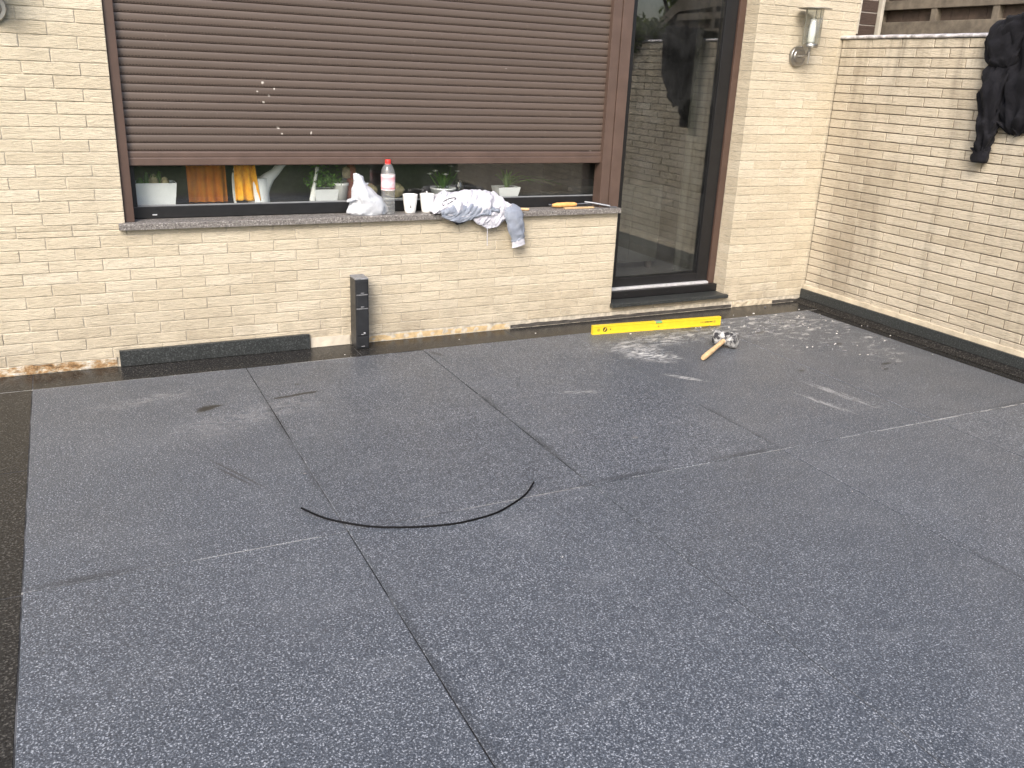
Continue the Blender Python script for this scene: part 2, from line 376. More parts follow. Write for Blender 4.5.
class MB:
    def __init__(s): s.v = []; s.f = []; s.sm = []
    def add(s, vs, fs, smooth=False):
        o = len(s.v); s.v += [tuple(v) for v in vs]; s.f += [tuple(i+o for i in f) for f in fs]; s.sm += [smooth]*len(fs); return s
    def box(s, x0, x1, y0, y1, z0, z1, ch=0.0):
        """box; with ch > 0 every edge is chamfered"""
        if ch <= 0:
            vs = [(x, y, z) for z in (z0, z1) for y in (y0, y1) for x in (x0, x1)]
            return s.add(vs, [(0, 2, 3, 1), (4, 5, 7, 6), (0, 1, 5, 4), (2, 6, 7, 3), (0, 4, 6, 2), (1, 3, 7, 5)])
        bm = bmesh.new(); bmesh.ops.create_cube(bm, size=1)
        for v in bm.verts: v.co = ((x0+x1)/2+v.co.x*(x1-x0), (y0+y1)/2+v.co.y*(y1-y0), (z0+z1)/2+v.co.z*(z1-z0))
        bmesh.ops.bevel(bm, geom=bm.edges[:], offset=ch, segments=2, profile=.6, affect='EDGES')
        bm.verts.index_update()
        s.add([v.co.copy() for v in bm.verts], [[v.index for v in f.verts] for f in bm.faces]); bm.free(); return s
    def rings(s, rings, caps=(True, True), closed=True, smooth=True):
        n = len(rings[0]); o = len(s.v); vs = [p for r in rings for p in r]; fs = []
        for i in range(len(rings)-1):
            for j in range(n if closed else n-1):
                k = (j+1) % n
                fs.append((i*n+j, i*n+k, (i+1)*n+k, (i+1)*n+j))
        s.add(vs, fs, smooth)
        if closed and caps[0]: s.add(rings[0], [tuple(range(n))[::-1]])
        if closed and caps[1]: s.add(rings[-1], [tuple(range(n))])
        return s
    def tube(s, pts, r, n=10, caps=(True, True), smooth=True):
        pts = [Vector(p) for p in pts]; R = r if isinstance(r, (list, tuple)) else [r]*len(pts); rg = []
        ref = Vector((0, 0, 1))
        for i, p in enumerate(pts):
            d = (pts[min(i+1, len(pts)-1)]-pts[max(i-1, 0)]).normalized()
            a = ref if abs(d.dot(ref)) < .95 else Vector((1, 0, 0))
            u = d.cross(a).normalized(); w = u.cross(d).normalized()
            rg.append([p+(u*math.cos(2*PI*k/n)+w*math.sin(2*PI*k/n))*R[i] for k in range(n)])
        return s.rings(rg, caps, True, smooth)
    def lathe(s, prof, c=(0, 0, 0), n=24, caps=(False, False)):
        c = Vector(c)
        return s.rings([[c+Vector((r*math.cos(2*PI*k/n), r*math.sin(2*PI*k/n), z)) for k in range(n)] for r, z in prof], caps)
    def build(s, name, mat, parent=None, loc=(0, 0, 0), rot=(0, 0, 0)):
        me = bpy.data.meshes.new(name); me.from_pydata(s.v, [], s.f); me.update()
        me.polygons.foreach_set('use_smooth', s.sm)
        bm = bmesh.new(); bm.from_mesh(me); bmesh.ops.recalc_face_normals(bm, faces=bm.faces); bm.to_mesh(me); bm.free()
        return link(name, me, mat, parent, loc, rot)
def box(name, mat, parent, x0, x1, y0, y1, z0, z1, ch=0.0):
    return MB().box(x0, x1, y0, y1, z0, z1, ch).build(name, mat, parent)
def nz(x, y=0, z=0): return mnoise.noise(Vector((x, y, z)))
def in_frame(p, mg=12):
    e = Vector(p)-CAM; d = e.dot(FW)
    if d <= 0: return False
    u = 512+FPX*e.dot(RT)/d; v = 384-FPX*e.dot(UP)/d
    return -mg < u < 1024+mg and -mg < v < 768+mg

# ================================================================== GROUND
g = mesh_py('lawn', [(-120, -120, -.06), (120, -120, -.06), (120, 120, -.06), (-120, 120, -.06)], [(0, 1, 2, 3)])
tag(link('lawn', g, 'grass'), 'green lawn all round the house and patio', None, None, 'structure')
floor = link('patio_floor', None); tag(floor, 'patio floor of large speckled grey granite slabs with a dark honed border', None, None, 'structure')
box('joint_bed', 'joint_dark', floor, -5.88, -.002, -6.30, -.002, -.055, -.0026)
for y in (-.252, -2.203, -4.16): box('joint_filler', 'joint', floor, -5.87, -.0025, y-.006, y+.006, -.0024, -.0018)
def slab_mesh(x0, x1, y0, y1, dz, ch=.0022, tilt=0.0):
    b = MB(); zt = dz
    def ring(i, z): return [(x0+i, y0+i, z+tilt), (x1-i, y0+i, z-tilt), (x1-i, y1-i, z-tilt), (x0+i, y1-i, z+tilt)]
    return b.rings([ring(0, -.004), ring(0, zt-ch), ring(ch, zt)], (False, True), True, False)
XE = [-5.29, -4.256, -3.228, -2.214, -1.190, -.172]
YE = [-.252, -2.203, -4.16, -6.1]
G = .0021
rs = random.Random(3)
for j in range(3):
    for i in range(5):
        j1, j2 = (rs.uniform(-.0018, .0018) for _ in range(2))
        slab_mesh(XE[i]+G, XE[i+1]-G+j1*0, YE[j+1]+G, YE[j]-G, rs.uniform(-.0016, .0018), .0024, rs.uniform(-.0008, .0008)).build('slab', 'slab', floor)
xs = [-5.88, -5.29, -4.62, -3.60, -2.58, -1.55, -.172, -.004]
for i in range(7):
    slab_mesh(xs[i]+.0015, xs[i+1]-.0015, YE[0]+.002, -.004, -.0012+rs.uniform(-.0006, .0006), .0015).build('border_slab', 'border', floor)
ys = [-.252, -1.25, -2.215, -3.2, -4.16, -5.2, -6.1]
for i in range(6):
    slab_mesh(-5.88, XE[0]-.002, ys[i+1]+.0015, ys[i]-.0015, -.0014, .0015).build('border_slab', 'border', floor)
    slab_mesh(XE[5]+.002, -.004, ys[i+1]+.0015, ys[i]-.0015, -.0014, .0015).build('border_slab', 'border', floor)

# ================================================================== BRICK WALLS
CZ, CB, BP = .0596, .047, .25
_cache = {}
def brick_mesh(w, h, d, var, mat, jw):
    key = (round(w, 3), round(h, 3), round(d, 3), var, mat)
    if key in _cache: return _cache[key]
    r = random.Random(int(w*1e4)*31+int(h*1e4)*7+var)
    a, b = w/2-jw/2, h/2-jw/2; c = min(.0022, a*.3, b*.3)
    j = lambda k=.0009: r.uniform(-k, k)
    fr = [(-a+c+j(), 0+j(.0006), -b+c+j()), (0+j(), j(.0012), -b+c+j(.0007)), (a-c+j(), j(.0006), -b+c+j()), (a-c+j(), j(.0006), b-c+j()), (0+j(), j(.0012), b-c+j(.0007)), (-a+c+j(), j(.0006), b-c+j())]
    md = [(-a, c, -b), (0, c, -b), (a, c, -b), (a, c, b), (0, c, b), (-a, c, b)]
    bk = [(x, d, z) for x, _, z in md]
    v = fr+md+bk; f = [(0, 1, 4, 5), (1, 2, 3, 4)]
    for o in (0, 6):
        for k in range(6):
            n = (k+1) % 6; f.append((o+k, o+6+k, o+6+n, o+n))
    me = mesh_py('brick', v, f); me.materials.append(M[mat]); _cache[key] = me
    return me
def lay(solid, u0, phase0, phase1, kmax, pitch, ztop):
    """list of (u centre, width, z centre, height) for the courses of a wall; solid(z) gives the standing stretches"""
    out = []
    for k in range(kmax):
        z0 = CB+k*CZ
        for (ua, ub, za, zb) in solid(z0, z0+CZ):
            ph = phase0 if k % 2 == 0 else phase1
            n = math.floor((ua-ph)/pitch); u = ph+n*pitch
            while u < ub:
                a, b = max(u, ua), min(u+pitch, ub)
                if u+pitch-ua <= .02: u += pitch; a, b = ua, min(u+pitch, ub)
                if 0 < ub-(u+pitch) <= .02: b = ub
                if b-a > .018: out.append(((a+b)/2, b-a, (za+zb)/2, zb-za, a <= ua+1e-6, b >= ub-1e-6))
                u += pitch
    return out
def raise_wall(root, bricks, place, mat, jw, depth_of, limit=300):
    """the bricks that show largest become objects of their own, the rest one joined part"""
    rr = random.Random(11); vis, rest = [], []
    for b in bricks:
        P = place(b[0], 0, b[2])
        (vis if in_frame(P) else rest).append((((Vector(P)-CAM).length), b))
    vis.sort(key=lambda t: t[0]); rest += vis[limit:]; vis = vis[:limit]
    rz = place.rz
    for _, b in vis:
        me = brick_mesh(b[1], b[3], depth_of(b), rr.randrange(5) if abs(b[1]-BP) < .01 else 0, mat, jw)
        o = link('brick', me, None, root, place(b[0], rr.uniform(-.0012, .0012), b[2]+rr.uniform(-.0006, .0006)), (rr.uniform(-.004, .004), rr.uniform(-.0016, .0016), rz+rr.uniform(-.003, .003)))
    mb = MB()
    for _, b in rest:
        me = brick_mesh(b[1], b[3], depth_of(b), rr.randrange(5) if abs(b[1]-BP) < .01 else 0, mat, jw)
        T = Matrix.Translation(place(b[0], rr.uniform(-.0012, .0012), b[2])) @ Matrix.Rotation(rz, 4, 'Z')
        mb.add([T @ v.co for v in me.vertices], [tuple(p.vertices) for p in me.polygons])
    tag(mb.build('far_bricks', mat, root), 'bricks of the same wall farther off', None, None, 'stuff')

OL, OR, DR, HE, OT, ST, SB = -4.772, -1.756, -.776, .135, 2.42, .733, .087   # opening left, sill wall end, door right, house end, top, sill bottom, step bottom
hw = thing('house_wall', 'cream brick house wall behind the patio, holding the shuttered window and the glass door', 'wall')
def house_solid(z0, z1):
    o = []
    if z0 < ST: o.append((-6.6, OR, z0, min(z1, ST)))
    if z1 > ST and z0 < OT:
        if z1-max(z0, ST) > .012: o.append((-6.6, OL, max(z0, ST), z1))
    if z0 < SB: o.append((OR, DR, z0, min(z1, SB)))
    if z0 < OT: o.append((DR, HE, z0, z1))
    if z0 >= OT-.03: o = [(-6.6, HE, z0, z1)]
    return o
def place_back(u, off, z): return (u, off, z)
place_back.rz = 0
raise_wall(hw, lay(house_solid, 0, .101-.25, .228-.25, 52, BP, 3.1), place_back, 'brick', .0044,
           lambda b: .124 if abs(b[0]-b[1]/2-DR) < .004 and b[2] > SB else .08)
mb = MB()
mb.box(-6.6, OR+.001, .0042, .105, -.05, ST-.003); mb.box(-6.6, OL-.002, .0042, .40, ST-.003, OT)
mb.box(DR+.004, HE-.002, .0042, .40, -.05, OT); mb.box(OR+.001, DR+.004, .0042, .105, -.05, SB-.003); mb.box(-6.6, HE-.002, .0042, .40, OT, 3.16)
mb.build('mortar_bed', 'mortar', hw)
# what shows at the foot of the wall, where the skirting is still missing
def ragged_strip(name, mat, parent, x0, x1, y, z0, z1, amp, n, seed):
    mb = MB(); pr = []
    for i in range(n+1):
        x = x0+(x1-x0)*i/n
        zt = z1+amp*nz(x*11, seed); zm = (z0+zt)/2
        pr.append([(x, .02, z0), (x, y+amp*.5*nz(x*17, seed+4), z0), (x, y+amp*.9*nz(x*23, seed+9), zm), (x, y+amp*.5*nz(x*13, seed+2), zt), (x, .02, zt)])
    mb.rings(pr, (True, True), True, False); return mb.build(name, mat, parent)
ragged_strip('broken_mortar', 'rubble', hw, -6.55, -4.885, -.002, .0, .045, .012, 150, 3)
ragged_strip('plaster_strip', 'plaster', hw, -3.838, -3.60, -.004, 0.0, .058, .006, 40, 5)
ragged_strip('raw_mortar_strip', 'foam', hw, -3.50, -2.53, .004, .0, .034, .004, 90, 8)
ragged_strip('plaster_smear', 'bead', hw, -.68, -.30, -.003, .0, .035, .012, 60, 12)
ragged_strip('wet_mortar_foot', 'wet_mortar', hw, -2.52, -.69, .001, .0, .022, .006, 90, 14)
ragged_strip('wet_mortar_foot', 'wet_mortar', hw, -.29, -.03, .001, .0, .022, .006, 30, 15)

gw = thing('garden_wall', 'shoulder-high cream brick garden wall with dark joints on the right of the patio', 'wall')
def garden_solid(z0, z1):
    return [(.012, 6.6, max(z0, .105), z1)] if z1 < 1.90 and z1 > .13 else []
def place_right(u, off, z): return (off, -u, z)
place_right.rz = -PI/2
raise_wall(gw, lay(garden_solid, 0, .028, .152, 31, .2525, 1.9), place_right, 'brick_garden', .0066, lambda b: .08)
mb = MB(); mb.box(.0075, .20, -6.6, -.0065, -.05, 1.8945); mb.build('mortar_bed', 'mortar_dark', gw)
mb = MB(); pr = []
for i in range(120):
    y = .004-6.6*i/119; w = .0035*nz(y*9, 3)+.003*nz(y*31, 7)
    pr.append([(-.010+w, y, 1.8965+w*.5), (-.012+w*1.2, y, 1.912+w), (.02, y, 1.919+w*.7), (.10, y, 1.926+w*.5), (.225, y, 1.915), (.225, y, 1.8955)])
mb.rings(pr, (True, True), True, True); mb.build('coping', 'lead', gw)
mb = MB(); pr = []
for i in range(200):
    y = -.004-6.5*i/199; w = .004*nz(y*9, 13)+.003*nz(y*31, 17)
    pr.append([(.004, y, .09), (-.010+w, y, .092), (-.006+w, y, .128+w), (.004, y, .134+w)])
mb.rings(pr, (True, True), True, False); mb.build('plaster_bead', 'bead', gw)

# ================================================================== SKIRTINGS
tag(box('skirting_board', 'skirting', None, -4.870, -3.846, -.024, .0005, .0005, .088, .002), 'short dark granite skirting piece at the foot of the wall under the shuttered window', 'skirting')
rk = thing('skirting_board', 'long black granite skirting along the foot of the garden wall', 'skirting')
yy = [-.005, -1.02, -2.3, -3.5, -4.8, -6.3]
for a, b in zip(yy[:-1], yy[1:]): box('skirting_stone', 'skirting', rk, -.028, -.0105, b+.0008, a-.0008, .030, .100+random.uniform(-.0008, .0008), .0016)

fl2 = MB(); pr = []
for i in range(140):
    y = -.006-6.28*i/139; w = .0015*nz(y*9, 5)
    pr.append([(-.010, y, .0006), (-.088+w, y, .0008), (-.082+w, y, .0030), (-.0285, y, .0290), (-.010, y, .0296)])
fl2.rings(pr, (True, True), True, False); fl2.build('bedding_fillet', 'border', rk)

# ================================================================== ROOM BEHIND THE WINDOW
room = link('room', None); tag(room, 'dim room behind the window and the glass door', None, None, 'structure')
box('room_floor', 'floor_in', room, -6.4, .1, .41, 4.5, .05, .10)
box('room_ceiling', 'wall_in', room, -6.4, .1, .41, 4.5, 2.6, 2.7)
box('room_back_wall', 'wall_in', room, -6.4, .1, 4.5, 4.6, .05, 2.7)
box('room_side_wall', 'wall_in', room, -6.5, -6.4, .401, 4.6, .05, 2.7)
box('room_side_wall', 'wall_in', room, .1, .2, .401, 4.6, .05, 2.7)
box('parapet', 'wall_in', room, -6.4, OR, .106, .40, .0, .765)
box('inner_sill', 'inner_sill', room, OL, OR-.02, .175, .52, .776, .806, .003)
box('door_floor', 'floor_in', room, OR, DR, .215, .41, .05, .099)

# ================================================================== WINDOW
wd = thing('window', 'wide window with a black frame, mostly hidden behind the lowered brown shutter', 'window')
sl_ = MB(); n = 60; pr = []
for i in range(n+1):
    x = -4.806+(3.048)*i/n; w = .0012*nz(x*21, 2)
    pr.append([(x, .10, .7335), (x, -.036+w, .7335), (x, -.037+w, .762), (x, -.034, .7655+w*.3), (x, .10, .7665)])
sl_.rings(pr, (True, True), True, False).build('window_sill', 'sill', wd)
fr = box('frame_rail', 'black_frame', wd, -4.724, -1.80, .108, .17, .767, .830, .003)
box('gasket', 'gasket', fr, -4.70, -1.84, .112, .120, .8305, .8375)
mb = MB(); mb.box(-4.63, -4.607, .1035, .1085, .784, .790, .001); mb.build('drain_cover', 'alu', fr)
box('frame_stile', 'black_frame', wd, -4.770, -4.6985, .1085, .17, .8305, 2.40, .003)
box('frame_stile', 'black_frame', wd, -1.850, -1.757, .1085, .17, .8305, 2.40, .003)
box('pane', 'pane', wd, -4.6983, -1.8505, .136, .142, .8305, 2.40)

# ================================================================== SHUTTER
sh = thing('roller_shutter', 'brown slatted roller shutter lowered over most of the wide window', 'shutter')
SP = .0411
def slat_mesh(hh, x0, x1):
    prof = [(.010, -.001), (.0012, .0006), (-.0006, .0030), (-.0020, .010), (-.0026, .020), (-.0024, .030), (-.0014, .0365), (.0010, .0395), (.010, .0400)]
    prof = [(y, z*hh/.0400) for y, z in prof]
    mb = MB(); mb.rings([[(x0, y, z) for y, z in prof], [(x1, y, z) for y, z in prof]], (False, False), False, True); return mb
XA, XB = -4.735, -1.885
first = slat_mesh(.0400, XA, XB).build('slat', 'slat', sh, (0, .050, 1.1225))
for k in range(1, 31):
    o = first.copy(); COL.objects.link(o); o.location = (0, .050+random.uniform(-.0008, .0008), 1.1225+SP*k); o.rotation_euler = (random.uniform(-.012, .012), random.uniform(-.00012, .00012), 0)
mb = MB(); bp = [(.058, 1.049), (.044, 1.0485), (.040, 1.053), (.0405, 1.085), (.0425, 1.090), (.0405, 1.0955), (.0408, 1.113), (.044, 1.121), (.058, 1.1222)]
mb.rings([[(XA, y, z) for y, z in bp], [(XB, y, z) for y, z in bp]], (True, True), True, False); mb.build('bottom_bar', 'brown', sh)
box('guide_rail', 'brown_dark', sh, -4.7715, -4.7255, .018, .1075, .7675, 2.419, .002)
gr = MB(); gr.box(-1.8975, -1.8345, .014, .107, .7675, 2.419, .002); gr.build('guide_rail', 'brown', sh)
box('post', 'brown', sh, -1.8305, -1.7545, .008, .1075, .7675, 2.419, .0025)
box('post_core', 'brown_dark', sh, -1.8343, -1.8307, .020, .107, .768, 2.418)

# ================================================================== GLASS DOOR
dr = thing('glass_door', 'full-height glass door in a dark brown and black frame right of the shutter', 'door')
box('jamb', 'brown_dark', dr, -.830, DR-.0005, .126, .20, .112, 2.419, .003)
box('jamb', 'brown_dark', dr, -1.7535, -1.700, .126, .20, .112, 2.419, .003)
lf = box('leaf_stile', 'black_frame', dr, -.932, -.8315, .142, .20, .172, 2.40, .003)
box('leaf_stile', 'black_frame', dr, -1.6985, -1.640, .142, .20, .172, 2.40, .003)
box('leaf_rail', 'black_frame', dr, -1.6395, -.9325, .1425, .20, .172, .243, .003)
box('leaf_rail', 'black_frame', dr, -1.6395, -.9325, .1425, .20, 2.33, 2.40, .003)
box('gasket', 'black_frame', dr, -.9385, -.9327, .150, .158, .244, 2.329)
box('gasket', 'black_frame', dr, -1.6390, -.9390, .150, .158, .2432, .249)
box('pane', 'door_pane', dr, -1.6395, -.9325, .168, .174, .2435, 2.3295)
box('drip_rail', 'alu', dr, -1.69, -.842, .108, .1415, .166, .184, .004)
box('threshold', 'black_frame', dr, -1.7535, DR-.001, .085, .20, .113, .1655, .004)
for x in (-1.58, -1.22, -.98): mb = MB(); mb.box(x-.012, x+.012, .0825, .0852, .134, .141, .001); mb.build('drain_cover', 'plastic_black', dr)
st = MB(); st.box(-1.766, -.764, -.042, -.0022, .0875, .1115, .0025); st.box(-1.752, DR-.003, -.0022, .200, .0885, .1110); st.build('door_step', 'skirting', dr)

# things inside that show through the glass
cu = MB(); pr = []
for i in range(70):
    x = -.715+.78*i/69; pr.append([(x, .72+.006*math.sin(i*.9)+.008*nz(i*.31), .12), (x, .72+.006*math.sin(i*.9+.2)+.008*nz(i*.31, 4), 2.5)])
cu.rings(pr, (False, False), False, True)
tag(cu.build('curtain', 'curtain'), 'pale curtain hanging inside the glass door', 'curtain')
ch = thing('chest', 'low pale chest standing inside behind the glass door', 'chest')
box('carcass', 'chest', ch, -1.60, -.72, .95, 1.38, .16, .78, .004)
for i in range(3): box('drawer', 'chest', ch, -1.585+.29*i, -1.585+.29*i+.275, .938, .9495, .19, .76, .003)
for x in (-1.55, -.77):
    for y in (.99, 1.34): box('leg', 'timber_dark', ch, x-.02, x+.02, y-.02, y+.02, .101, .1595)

# ================================================================== WALL LAMPS
def wall_lamp(label, loc):
    """round plate on the wall, short arm, clear glass cylinder under a wide flat cap"""
    L = thing('wall_lamp', label, 'lamp', loc, 0, 'stainless wall lamps')
    def disc(r, y0, y1, ch=.004):
        mb = MB(); n = 32
        ring = lambda rr, y: [(rr*math.cos(2*PI*k/n), y, rr*math.sin(2*PI*k/n)) for k in range(n)]
        mb.rings([ring(r, y1), ring(r, y0+ch), ring(r-ch, y0)], (True, True)); return mb
    pl = disc(.066, -.026, -.0005).build('wall_plate', 'steel', L)
    disc(.046, -.033, -.0262, .006).build('plate_boss', 'steel', pl)
    MB().tube([(0, -.030, 0), (0, -.075, .0), (0, -.105, .010), (0, -.118, .035), (0, -.120, .056)], .0095, 12).build('arm', 'steel', L)
    MB().tube([(0, -.12, -.045), (0, -.12, .056)], .006, 10).build('stem', 'steel', L)
    cup = MB().lathe([(.012, .050), (.046, .054), (.050, .060), (.050, .082), (.046, .084), (.012, .078)], (0, -.12, 0), 28, (True, True)).build('cup', 'steel', L)
    for a in (0, 2.1, 4.2): MB().tube([(.052*math.cos(a), -.12+.052*math.sin(a), .060), (.062*math.cos(a), -.12+.062*math.sin(a), .060)], .006, 8).build('screw', 'steel', cup)
    MB().lathe([(.058, .075), (.060, .080), (.060, .300), (.057, .300), (.057, .080)], (0, -.12, 0), 32).build('glass_cylinder', 'clear', L)
    MB().lathe([(.0005, .083), (.020, .084), (.024, .095), (.023, .17), (.017, .235), (.0005, .242)], (0, -.12, 0), 20).build('bulb', 'bulb', L)
    for a in (.6, 2.7, 4.8): MB().tube([(.052*math.cos(a), -.12+.052*math.sin(a), .075), (.052*math.cos(a), -.12+.052*math.sin(a), .300)], .003, 6).build('rod', 'steel', L)
    MB().lathe([(.0005, .312), (.05, .309), (.108, .3025), (.110, .300), (.106, .2985), (.0005, .2985)], (0, -.12, 0), 40).build('cap', 'steel', L)
    return L
wall_lamp('steel wall lamp with clear glass cylinder between the door and the garden wall', (-.398, 0, 1.764))
wall_lamp('steel wall lamp left of the shutter, only its round plate showing at the picture edge', (-5.243, 0, 1.762))

# ================================================================== SOCKET POST
sp = thing('socket_post', 'short black garden power post with stacked sockets against the brick wall', 'power post', (-3.556, -.066, 0))
pb = MB(); pb.box(-.040, .040, -.054, .054, 0, .416, .004); pb.build('post_body', 'plastic_black', sp)
MB().box(-.041, .041, -.055, .055, .4165, .426, .003).build('cap', 'plastic_grey', sp)
for z0, z1 in ((.332, .408), (.250, .324), (.084, .240), (.010, .074)):
    fl_ = MB().box(-.032, .032, -.0595, -.0545, z0, z1, .002).build('socket_cover', 'plastic_black', sp)
    MB().box(-.010, .010, -.0625, -.0598, z0+.004, z0+.009, .001).build('latch', 'plastic_grey', fl_)
for z in (.328, .245): MB().box(-.034, .034, -.058, -.0545, z-.0025, z+.0025).build('seam', 'plastic_grey', sp)
MB().tube([(.010, -.0595, .100), (.010, -.066, .092)], .006, 8).build('knob', 'plastic_grey', sp)

# ================================================================== SPIRIT LEVEL
lv = thing('spirit_level', 'long yellow spirit level standing on edge on the floor before the glass door', 'spirit level', (-1.588, -.332, 0), math.atan2(-.072, .986))
hl = .488
bd = MB()
prof = [(-.0125, .0), (.0125, .0), (.0125, .010), (.0105, .0125), (.0105, .0475), (.0125, .050), (.0125, .060), (-.0125, .060), (-.0125, .050), (-.0105, .0475), (-.0105, .0125), (-.0125, .010)]
bd.rings([[(-hl, y, z) for y, z in prof], [(hl, y, z) for y, z in prof]], (True, True), True, False); bd.build('rail', 'yellow', lv)
for x in (-hl-.004, hl-.0): MB().box(x, x+.004, -.0132, .0132, -.0 if x > 0 else 0, .0605, .001).build('end_cap', 'yellow', lv)
MB().box(-.024, .024, -.0140, .0140, .046, .0606, .001).build('vial_window', 'gasket', lv)
MB().tube([(-.021, -.0145, .0535), (.021, -.0145, .0535)], .0050, 10).build('vial', 'green_vial', lv)
def disc_y(r, y, x, z, n=28, ri=0.0):
    mb = MB(); o = [(x+r*math.cos(2*PI*k/n), y, z+r*math.sin(2*PI*k/n)) for k in range(n)]; b = [(p[0], y+.0006, p[2]) for p in o]
    return mb.rings([b, o], (False, True), True, False)
em = disc_y(.016, -.0113, -hl+.085, .030).build('round_emblem', 'black_print', lv)
mb = MB(); mb.add([(-hl+.075, -.0117, .022), (-hl+.082, -.0117, .019), (-hl+.095, -.0117, .038), (-hl+.088, -.0117, .041)], [(0, 1, 2, 3)]); mb.build('emblem_stripe', 'yellow', em)
disc_y(.0042, -.0112, -hl+.125, .030, 14).build('printed_dot', 'black_print', lv)
disc_y(.011, -.0112, -hl+.038, .030, 20).build('end_ring', 'dull_print', lv)
disc_y(.010, -.0112, hl-.045, .030, 20).build('end_ring', 'dull_print', lv)
disc_y(.007, -.0112, 0, .024, 20).build('printed_dot', 'dull_print', lv)
rp = random.Random(5); x = hl-.16
for i in range(8):
    w = rp.uniform(.006, .011); MB().box(x, x+w, -.0114, -.0106, .026, .026+rp.uniform(.007, .010)).build('worn_lettering', 'dull_print' if i < 3 else 'black_print', lv); x += w+.0035

# ================================================================== MALLET
ml = thing('mallet', 'dusty black rubber mallet with a wooden handle lying on the granite floor', 'mallet')
A = Vector((-1.735, -1.005, .020)); Bh = Vector((-1.395, -.800, .052)); d = (Bh-A).normalized()
prf = []
for k, (t, r) in enumerate(((0, .012), (.015, .0165), (.10, .017), (.22, .0145), (.34, .0155), (.42, .015))):
    prf.append((A+d*t, r))
MB().tube([p for p, _ in prf], [r for _, r in prf], 14).build('handle', 'wood', ml)
hx = Vector((d.y, -d.x, 0)).normalized(); hc = A+d*.385; hc.z = .053
hp = [(-.075, .040), (-.071, .047), (-.040, .0485), (-.030, .0455), (.030, .0455), (.040, .0485), (.071, .047), (.075, .040)]
MB().tube([hc+hx*t for t, _ in hp], [r for _, r in hp], 24).build('head', 'rubber', ml)

# ================================================================== LOOSE STRIP, DEBRIS
pts = [(-4.374, -1.996), (-4.315, -2.077), (-4.253, -2.144), (-4.163, -2.215), (-4.049, -2.264), (-3.944, -2.293), (-3.847, -2.304), (-3.717, -2.288), (-3.624, -2.247), (-3.529, -2.187), (-3.453, -2.113)]
def smooth_path(p, n=5):
    out = []
    for i in range(len(p)-1):
        p0, p1, p2, p3 = (Vector(p[max(0, min(len(p)-1, i+k))]) for k in (-1, 0, 1, 2))
        for j in range(n):
            t = j/n; out.append(.5*((2*p1)+(p2-p0)*t+(2*p0-5*p1+4*p2-p3)*t*t+(3*p1-p0-3*p2+p3)*t**3))
    return out+[Vector(p[-1])]
path = smooth_path([(x, y, .0052+(.010 if i in (0,) else .0)+(.006 if i == 10 else 0)) for i, (x, y) in enumerate(pts)])
tag(MB().tube(path, .0040, 8).build('rubber_strip', 'cable'), 'thin black rubber strip lying in an arc across the slab joint', 'cable')
def chips(name, label, mat, spots, seed, smin, smax):
    r = random.Random(seed); mb = MB()
    for (cx, cy, sx, sy, n) in spots:
        for _ in range(n):
            x, y = r.gauss(cx, sx), r.gauss(cy, sy)
            if not (-5.2 < x < -.06 and -6 < y < -.03): continue
            s = r.uniform(smin, smax)*r.choice((.5, .7, 1, 1)); h = s*r.uniform(.12, .4); a = r.uniform(0, 6.3); k = r.randint(4, 6)
            rg = lambda q, z: [(x+q*s*math.cos(a+2*PI*i/k)*w[i], y+q*s*math.sin(a+2*PI*i/k)*w[i]*.7, z) for i in range(k)]
            w = [r.uniform(.6, 1.3) for _ in range(k)]
            mb.rings([rg(1, .0005), rg(.9, .002+h*.6), rg(.5, .002+h)], (False, True), True, False)
    tag(mb.build(name, mat), label, 'debris', None, 'stuff')
chips('stone_chips', 'dark stone chips scattered on the floor near the corner of the two walls', 'chip', [(-.7, -.5, .35, .16, 46), (-.6, -.9, .3, .22, 16), (-1.1, -.45, .25, .10, 18), (-.62, -1.4, .12, .1, 5), (-3.0, -.9, 1.3, .6, 8)], 4, .006, .019)
chips('plaster_crumbs', 'white plaster crumbs scattered over the floor by the door and the garden wall', 'chip_white', [(-.75, -.45, .35, .14, 34), (-.35, -.75, .22, .25, 10), (-.7, -.95, .25, .15, 9), (-.25, -1.2, .12, .2, 5), (-1.4, -.6, .3, .15, 12), (-2.6, -.2, 1.0, .06, 7), (-2.6, -2.6, .8, .5, 2)], 9, .003, .009)

